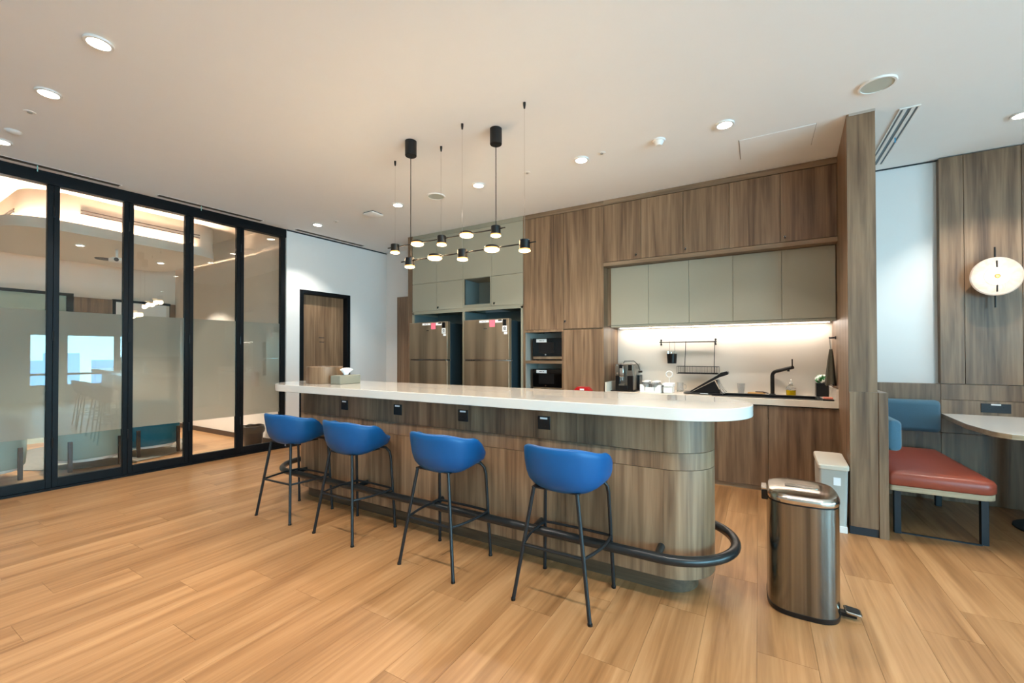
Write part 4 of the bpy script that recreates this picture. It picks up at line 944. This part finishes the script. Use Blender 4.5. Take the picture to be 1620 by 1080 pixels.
# dish rack with slanted board
dk = thing('dish_rack', 'black dish rack with a steeply slanted lid and clear stand', 'dish rack', (-.48, 5.15, .917))
B('tray', 'plastic', dk, (-.73, 5.02, .9225, -.34, 5.26, .934), bevel=.003)
mb = MB()
a_, b_ = (-.66, .937), (-.325, 1.135)
L_ = math.hypot(b_[0]-a_[0], b_[1]-a_[1]); ux, uz = (b_[0]-a_[0])/L_, (b_[1]-a_[1])/L_; nx, nz = -uz, ux
pr = [(0, 0), (L_*.86, 0), (L_*1.08, -.015), (L_*1.12, .004), (L_*1.10, .022), (L_*.95, .038), (L_*.9, .030), (0, .014)]
vs = [(a_[0]+ux*p+nx*q, y, a_[1]+uz*p+nz*q) for y in (5.05, 5.24) for p, q in pr]; n_ = len(pr)
mb.add(vs, [tuple(range(n_)), tuple(range(n_, 2*n_))[::-1]]+[(i, (i+1) % n_, (i+1) % n_+n_, i+n_) for i in range(n_)]).build('lid', 'plastic', dk, .003)
mb = MB(); vs = [(x, y, z) for y in (5.065, 5.225) for x, z in ((-.655, .9345), (-.365, .9345), (-.39, 1.075), (-.40, 1.08))]; mb.add(vs, [(0,1,2,3), (7,6,5,4), (0,4,5,1), (1,5,6,2), (2,6,7,3), (3,7,4,0)]).build('drainer_body', 'plastic', dk, .003)
for y in (5.055, 5.235): MB().tube([(-.392, y, 1.07), (-.36, y, 1.0), (-.315, y, .937)], .007, n=6).build('clear_stand', 'clear', dk)
MB().tube([(-.415, 5.05, 1.08), (-.355, 5.05, .955), (-.325, 5.05, .937)], .008, n=6).build('chrome_stand', 'chrome', dk)
B('label_strip', 'paper', dk, (-.56, 5.0185, .9255, -.48, 5.0195, .9325))
# towel hook and towel
hk = thing('towel_hook', 'short dark peg with a strap on the wooden side panel', 'hook', (.60, 5.1, 1.52))
MB().cyl((.640, 5.10, 1.515), (.585, 5.10, 1.512), .008, n=10).build('peg', 'plastic', hk); MB().cyl((.643, 5.10, 1.515), (.630, 5.10, 1.515), .016, n=12).build('rosette', 'plastic', hk)
tw = thing('hand_towel', 'dark olive towel hanging by a strap from the peg', 'towel', (.597, 5.10, 1.06))
MB().tube([(.600, 5.085, 1.40), (.592, 5.09, 1.49), (.590, 5.10, 1.523), (.592, 5.11, 1.49), (.600, 5.115, 1.40)], .004, n=6).build('strap', 'greige', tw)
mb = MB(); rs = []
for u in [k/10 for k in range(11)]:
    w = .014+.044*u**.75; z = 1.405-.345*u
    rs.append([(.600-.006*u+w*(1+.16*math.sin(5*a+1))*math.cos(a)*.72, 5.10+w*(1+.18*math.sin(4*a))*math.sin(a)*1.15, z-.012*u*math.sin(2*a+.6)) for a in [2*PI*i/30 for i in range(30)]])
mb.rings(rs).build('cloth', 'towel', tw, sharp=80)
# black caddy with bag, sponge tray
bc = thing('black_caddy', 'black box at the right end of the worktop', 'caddy', (.55, 5.30, .917))
B('box', 'plastic', bc, (.505, 5.345, .9225, .608, 5.45, 1.058), bevel=.003); 
gb = thing('plastic_bag', 'crumpled green and white bag sticking out of the black box', 'bag', (.555, 5.39, 1.06))
mb = MB(); rs = []
for k in range(9):
    ph = PI*k/8*.98+.02; rs.append([(.555+.050*math.sin(ph)*math.cos(a)*(1+.28*math.sin(3*a+k*.7)+.12*math.sin(9*a+2*k)), 5.395+.042*math.sin(ph)*math.sin(a)*(1+.25*math.cos(5*a+k)), 1.100+.044*math.cos(ph)+.010*math.sin(5*a+k)*math.sin(ph)) for a in [2*PI*i/28 for i in range(28)]])
mb.rings(rs).build('bag', 'green', gb, sharp=20)
st = thing('sponge_dish', 'salmon pink sponge on a small black dish at the right end', 'sponge', (.56, 4.97, .917))
B('dish', 'plastic', st, (.515, 4.915, .917, .602, 5.00, .932), bevel=.003); B('sponge', 'spink', st, (.52, 4.925, .9325, .596, 4.985, .950), bevel=.005)

# ================================================================== BINS
pb = thing('pedal_bin', 'tall brushed steel pedal bin standing alone in front', 'pedal bin', (.195, 2.81, 0))
bcx, bcy, ba, bb = .193, 2.815, .165, .195
def sup(k, z, ax=ba, ay=bb, e=.62, n=56):
    return [(bcx+ax*k*math.copysign(abs(math.cos(t))**e, math.cos(t)), bcy+ay*k*math.copysign(abs(math.sin(t))**e, math.sin(t)), z) for t in [2*PI*i/n for i in range(n)]]
MB().rings([sup(.97, 0), sup(.99, .003), sup(1.0, .026), sup(.985, .028)]).build('base', 'plastic', pb)
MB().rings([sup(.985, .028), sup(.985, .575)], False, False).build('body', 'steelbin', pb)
MB().rings([sup(.97, .570), sup(.97, .590)]).build('collar', 'plastic', pb)
lid = MB().rings([sup(.985, .583), sup(1.0, .590), sup(1.0, .606), sup(.985, .613), sup(.93, .624), sup(.80, .631), sup(.5, .636), sup(.1, .637)]).build('lid', 'steellid', pb, sharp=25)
MB().rings([[(bcx+p[0], bcy-.02+p[1], z) for p in rrect(-.075, -.03, .075, .03, .015)] for z in (.630, .6395)]).build('lid_recess', 'steelbin', lid, .001)
B('hinge_block', 'plastic', pb, (bcx-ba-.022, bcy-.05, .545, bcx-ba+.010, bcy+.05, .600), bevel=.005)
B('hinge_cap', 'steellid', pb, (bcx-ba-.024, bcy-.05, .600, bcx-ba+.004, bcy+.05, .612), bevel=.003)
px0, py0 = bcx+ba+.018, 2.76
B('pedal_arm', 'plastic', pb, (bcx+ba-.02, py0-.018, .012, px0+.045, py0+.022, .032), bevel=.003)
MB().rings([[(px0+.030+p[0]*k, py0+p[1]*k, .043+p[0]*k*-.10+dz) for p in rrect(-.036, -.034, .036, .034, .012)] for k, dz in ((.9, -.010), (1, -.006), (1, .001), (.94, .004))]).build('pedal', 'steellid', pb)
MB().rings([[(px0+.030+p[0]*k, py0+p[1]*k, .0455+p[0]*k*-.10+dz) for p in rrect(-.028, -.026, .028, .026, .008)] for k, dz in ((1, .0018), (1, .004))]).build('pedal_pad', 'rail', pb)
tb2 = thing('plastic_bin', 'beige plastic flip-lid bin against the pillar foot', 'bin', (.48, 4.2, 0))
def tap(z, k=1.0, x0=.400, x1=.572, y0=4.05, y1=4.36):
    cx, cy = (x0+x1)/2, (y0+y1)/2; return [(cx+(p[0]-cx)*k, cy+(p[1]-cy)*k, z) for p in rrect(x0, y0, x1, y1, .02)]
MB().rings([tap(0, .97), tap(.05, .97), tap(.053, .96), tap(.47, 1.06)]).build('body', 'greige', tb2)
mb = MB(); rs = []
for k, dz in ((1.10, 0), (1.13, .006), (1.13, .030), (1.08, .038)):
    rs.append([(p[0], p[1], .472+dz+(p[1]-4.05)*.10) for p in tap(0, k)])
mb.rings(rs).build('lid', 'beige', tb2)
B('sticker', 'paper', tb2, (.485, 4.0405, .355, .530, 4.0445, .415)); B('foot_band', 'whitepl', tb2, (.403, 4.043, .0, .569, 4.050, .05), bevel=.002)

# ================================================================== BOOTH
bn = thing('booth_bench', 'rust-red leather bench on a plywood board with dark metal legs', 'bench', (1.12, 4.75, 0))
po = rrect(.824, 4.115, 1.405, 5.32, .05, 6, rs=[.09, .02, .02, .02])
mb = MB(); rs = []
def off(po, k, z, cx=1.1145, cy=4.7175): return [(p[0]-math.copysign(min(abs(p[0]-cx), k), p[0]-cx), p[1]-math.copysign(min(abs(p[1]-cy), k), p[1]-cy), z) for p in po]
for k, z in ((.008, .392), (0, .402), (0, .455), (.008, .474), (.028, .486), (.09, .492), (.25, .494)): rs.append(off(po, k, z))
mb.rings(rs).build('seat_cushion', 'red', bn, sharp=50)
MB().prism([(p[0], p[1]) for p in off(po, -.0+.006, 0)], .352, .3905).build('seat_board', 'ply', bn, .002)
for x, y in ((.90, 4.27), (1.375, 4.30), (.90, 5.2), (1.375, 5.2)):
    B('leg', 'navy', bn, (x-.02, y-.02, 0, x+.02, y+.02, .352), bevel=.002)
B('floor_bar', 'navy', bn, (.92, 4.262, .0, 1.355, 4.278, .008))
bA = thing('bench_side_cushion', 'blue fabric back cushion on the low side wall', 'cushion', (.86, 4.7, .64))
def cush(x0, y0, x1, y1, z0, z1, r, ax):
    cx, cy, cz = (x0+x1)/2, (y0+y1)/2, (z0+z1)/2; mb = MB()
    # rounded profile swept
    if ax == 'Y':
        pf = rrect(x0, z0, x1, z1, r, 6); ks = [(y0, .72), (y0+.008, .88), (y0+.025, 1), (y1-.025, 1), (y1, .8)]
        rs = [[(cx+(p[0]-cx)*k, y, cz+(p[1]-cz)*(1-(1-k)*.4)) for p in pf] for y, k in ks]
    else:
        pf = rrect(y0, z0, y1, z1, r, 6); ks = [(x0, .8), (x0+.025, 1), (x1-.025, 1), (x1-.008, .9), (x1, .75)]
        rs = [[(x, cy+(p[0]-cy)*k, cz+(p[1]-cz)*(1-(1-k)*.4)) for p in pf] for x, k in ks]
    return mb.rings(rs)
cush(.814, 4.12, .903, 5.24, .640, .868, .035, 'Y').build('cushion', 'bluefab', bA, sharp=50)
bB = thing('bench_back_cushion', 'blue fabric back cushion on the wall at the far end of the bench', 'cushion', (1.16, 5.36, .64))
cush(.905, 5.285, 1.425, 5.409, .635, .930, .045, 'X').build('cushion', 'bluefab', bB, sharp=50)
bt = thing('booth_table', 'white-topped booth table with a clipped corner and plywood edge', 'table', (2.0, 4.8, 0))
tp = [(1.455, 5.405), (1.405, 4.68), (1.435, 4.34), (1.50, 4.25), (1.60, 4.225), (2.55, 4.225), (2.60, 4.30), (2.60, 5.405)]
MB().prism(tp, .768, .776).build('table_edge', 'ply', bt); MB().prism([(p[0]-.004, p[1]-.004) for p in tp][0:0]+tp, .776, .806).build('table_top', 'whitelam', bt, .002) if 'whitelam' in M else None
M['whitelam'] = plain('white_laminate', (232, 232, 228), 0.16, noise=0.01)
MB().prism(tp, .801, .806).build('table_top', 'whitelam', bt, .001)
MB().prism(tp, .7765, .8005).build('ply_core', 'ply', bt)
MB().cyl((2.0, 4.85, .03), (2.0, 4.85, .768), .04).build('column', 'navy', bt); MB().lathe([(.001, 0), (.28, 0), (.28, .012), (.05, .03), (.001, .03)], (2.0, 4.85, 0)).build('foot_plate', 'navy', bt)
tag(B('booth_shade_panel', 'walnut', None, (2.62, 3.2, 0, 2.70, 5.405, 1.30)), 'dark unseen panel enlarged to keep daylight off the booth, outside the picture', 'panel')  # unseen; extended forward and raised to block low daylight from the booth
# socket on the booth wall
bs = thing('wall_socket', 'black double wall socket over the booth table', 'wall socket', (1.81, 5.405, .83))
B('plate', 'plasticb', bs, (1.717, 5.402, .833, 1.903, 5.4095, .913), bevel=.002) if 'plasticb' in M else None
B('plate', 'navy', bs, (1.717, 5.402, .833, 1.903, 5.4095, .913), bevel=.002)
B('label_strip', 'paper', bs, (1.779, 5.4005, .899, 1.841, 5.4015, .912))
for cx in (1.766, 1.855): B('socket_hole', 'plastic', bs, (cx-.005, 5.4005, .876, cx+.005, 5.4018, .888), (cx-.017, 5.4005, .862, cx-.007, 5.4018, .867), (cx+.007, 5.4005, .862, cx+.017, 5.4018, .867))
# round alabaster wall lamp
wl = thing('wall_lamp', 'glowing round alabaster wall lamp crossed by a thin dark rod', 'wall lamp', (1.78, 5.38, 2.03))
cx, cz, cy = 1.787, 2.032, 5.30
def rotz(mb, y):
    mb.v = [Vector((cx+v.x, y+v.z, cz+v.y)) for v in mb.v]; return mb
rotz(MB().lathe([(.001, .012), (.150, .012), (.163, .006), (.168, -.002), (.160, -.012), (.085, -.014), (.001, -.014)], n=48), cy).build('disc', 'alab', wl)
rotz(MB().lathe([(.02, -.0145), (.078, -.0145), (.080, -.018), (.070, -.024), (.02, -.026)], n=36), cy).build('glowing_core', 'alabc', wl)
rotz(MB().lathe([(.001, -.030), (.014, -.027), (.024, -.0145), (.001, -.0145)], n=20), cy).build('brass_boss', 'brass', wl)
MB().cyl((cx, cy+.022, cz-.27), (cx, cy+.022, cz+.26), .006, n=8).build('rod', 'black', wl)
for z_ in (-1, 1): MB().cyl((cx, cy-.016, cz+z_*.075), (cx, cy-.014, cz+z_*.135), .0055, n=8).build('rod_front', 'black', wl)
MB().cyl((cx, cy+.02, cz), (cx, 5.40, cz), .018, n=12).build('wall_arm', 'black', wl); rotz(MB().lathe([(.001, -.012), (.05, -.012), (.05, 0), (.001, 0)], n=20), 5.4095).build('back_plate', 'black', wl)
ld = bpy.data.lights.new('lamp_light', 'POINT'); ld.energy = 3; ld.color = (1, .80, .62); ld.shadow_soft_size = .08
lo = bpy.data.objects.new('lamp_light', ld); COL.objects.link(lo); lo.parent = wl; lo.location = (cx-1.78, cy-.10-5.38, cz-2.03)

# ================================================================== CITY OUTSIDE THE WINDOWS (seen mirrored in the glass)
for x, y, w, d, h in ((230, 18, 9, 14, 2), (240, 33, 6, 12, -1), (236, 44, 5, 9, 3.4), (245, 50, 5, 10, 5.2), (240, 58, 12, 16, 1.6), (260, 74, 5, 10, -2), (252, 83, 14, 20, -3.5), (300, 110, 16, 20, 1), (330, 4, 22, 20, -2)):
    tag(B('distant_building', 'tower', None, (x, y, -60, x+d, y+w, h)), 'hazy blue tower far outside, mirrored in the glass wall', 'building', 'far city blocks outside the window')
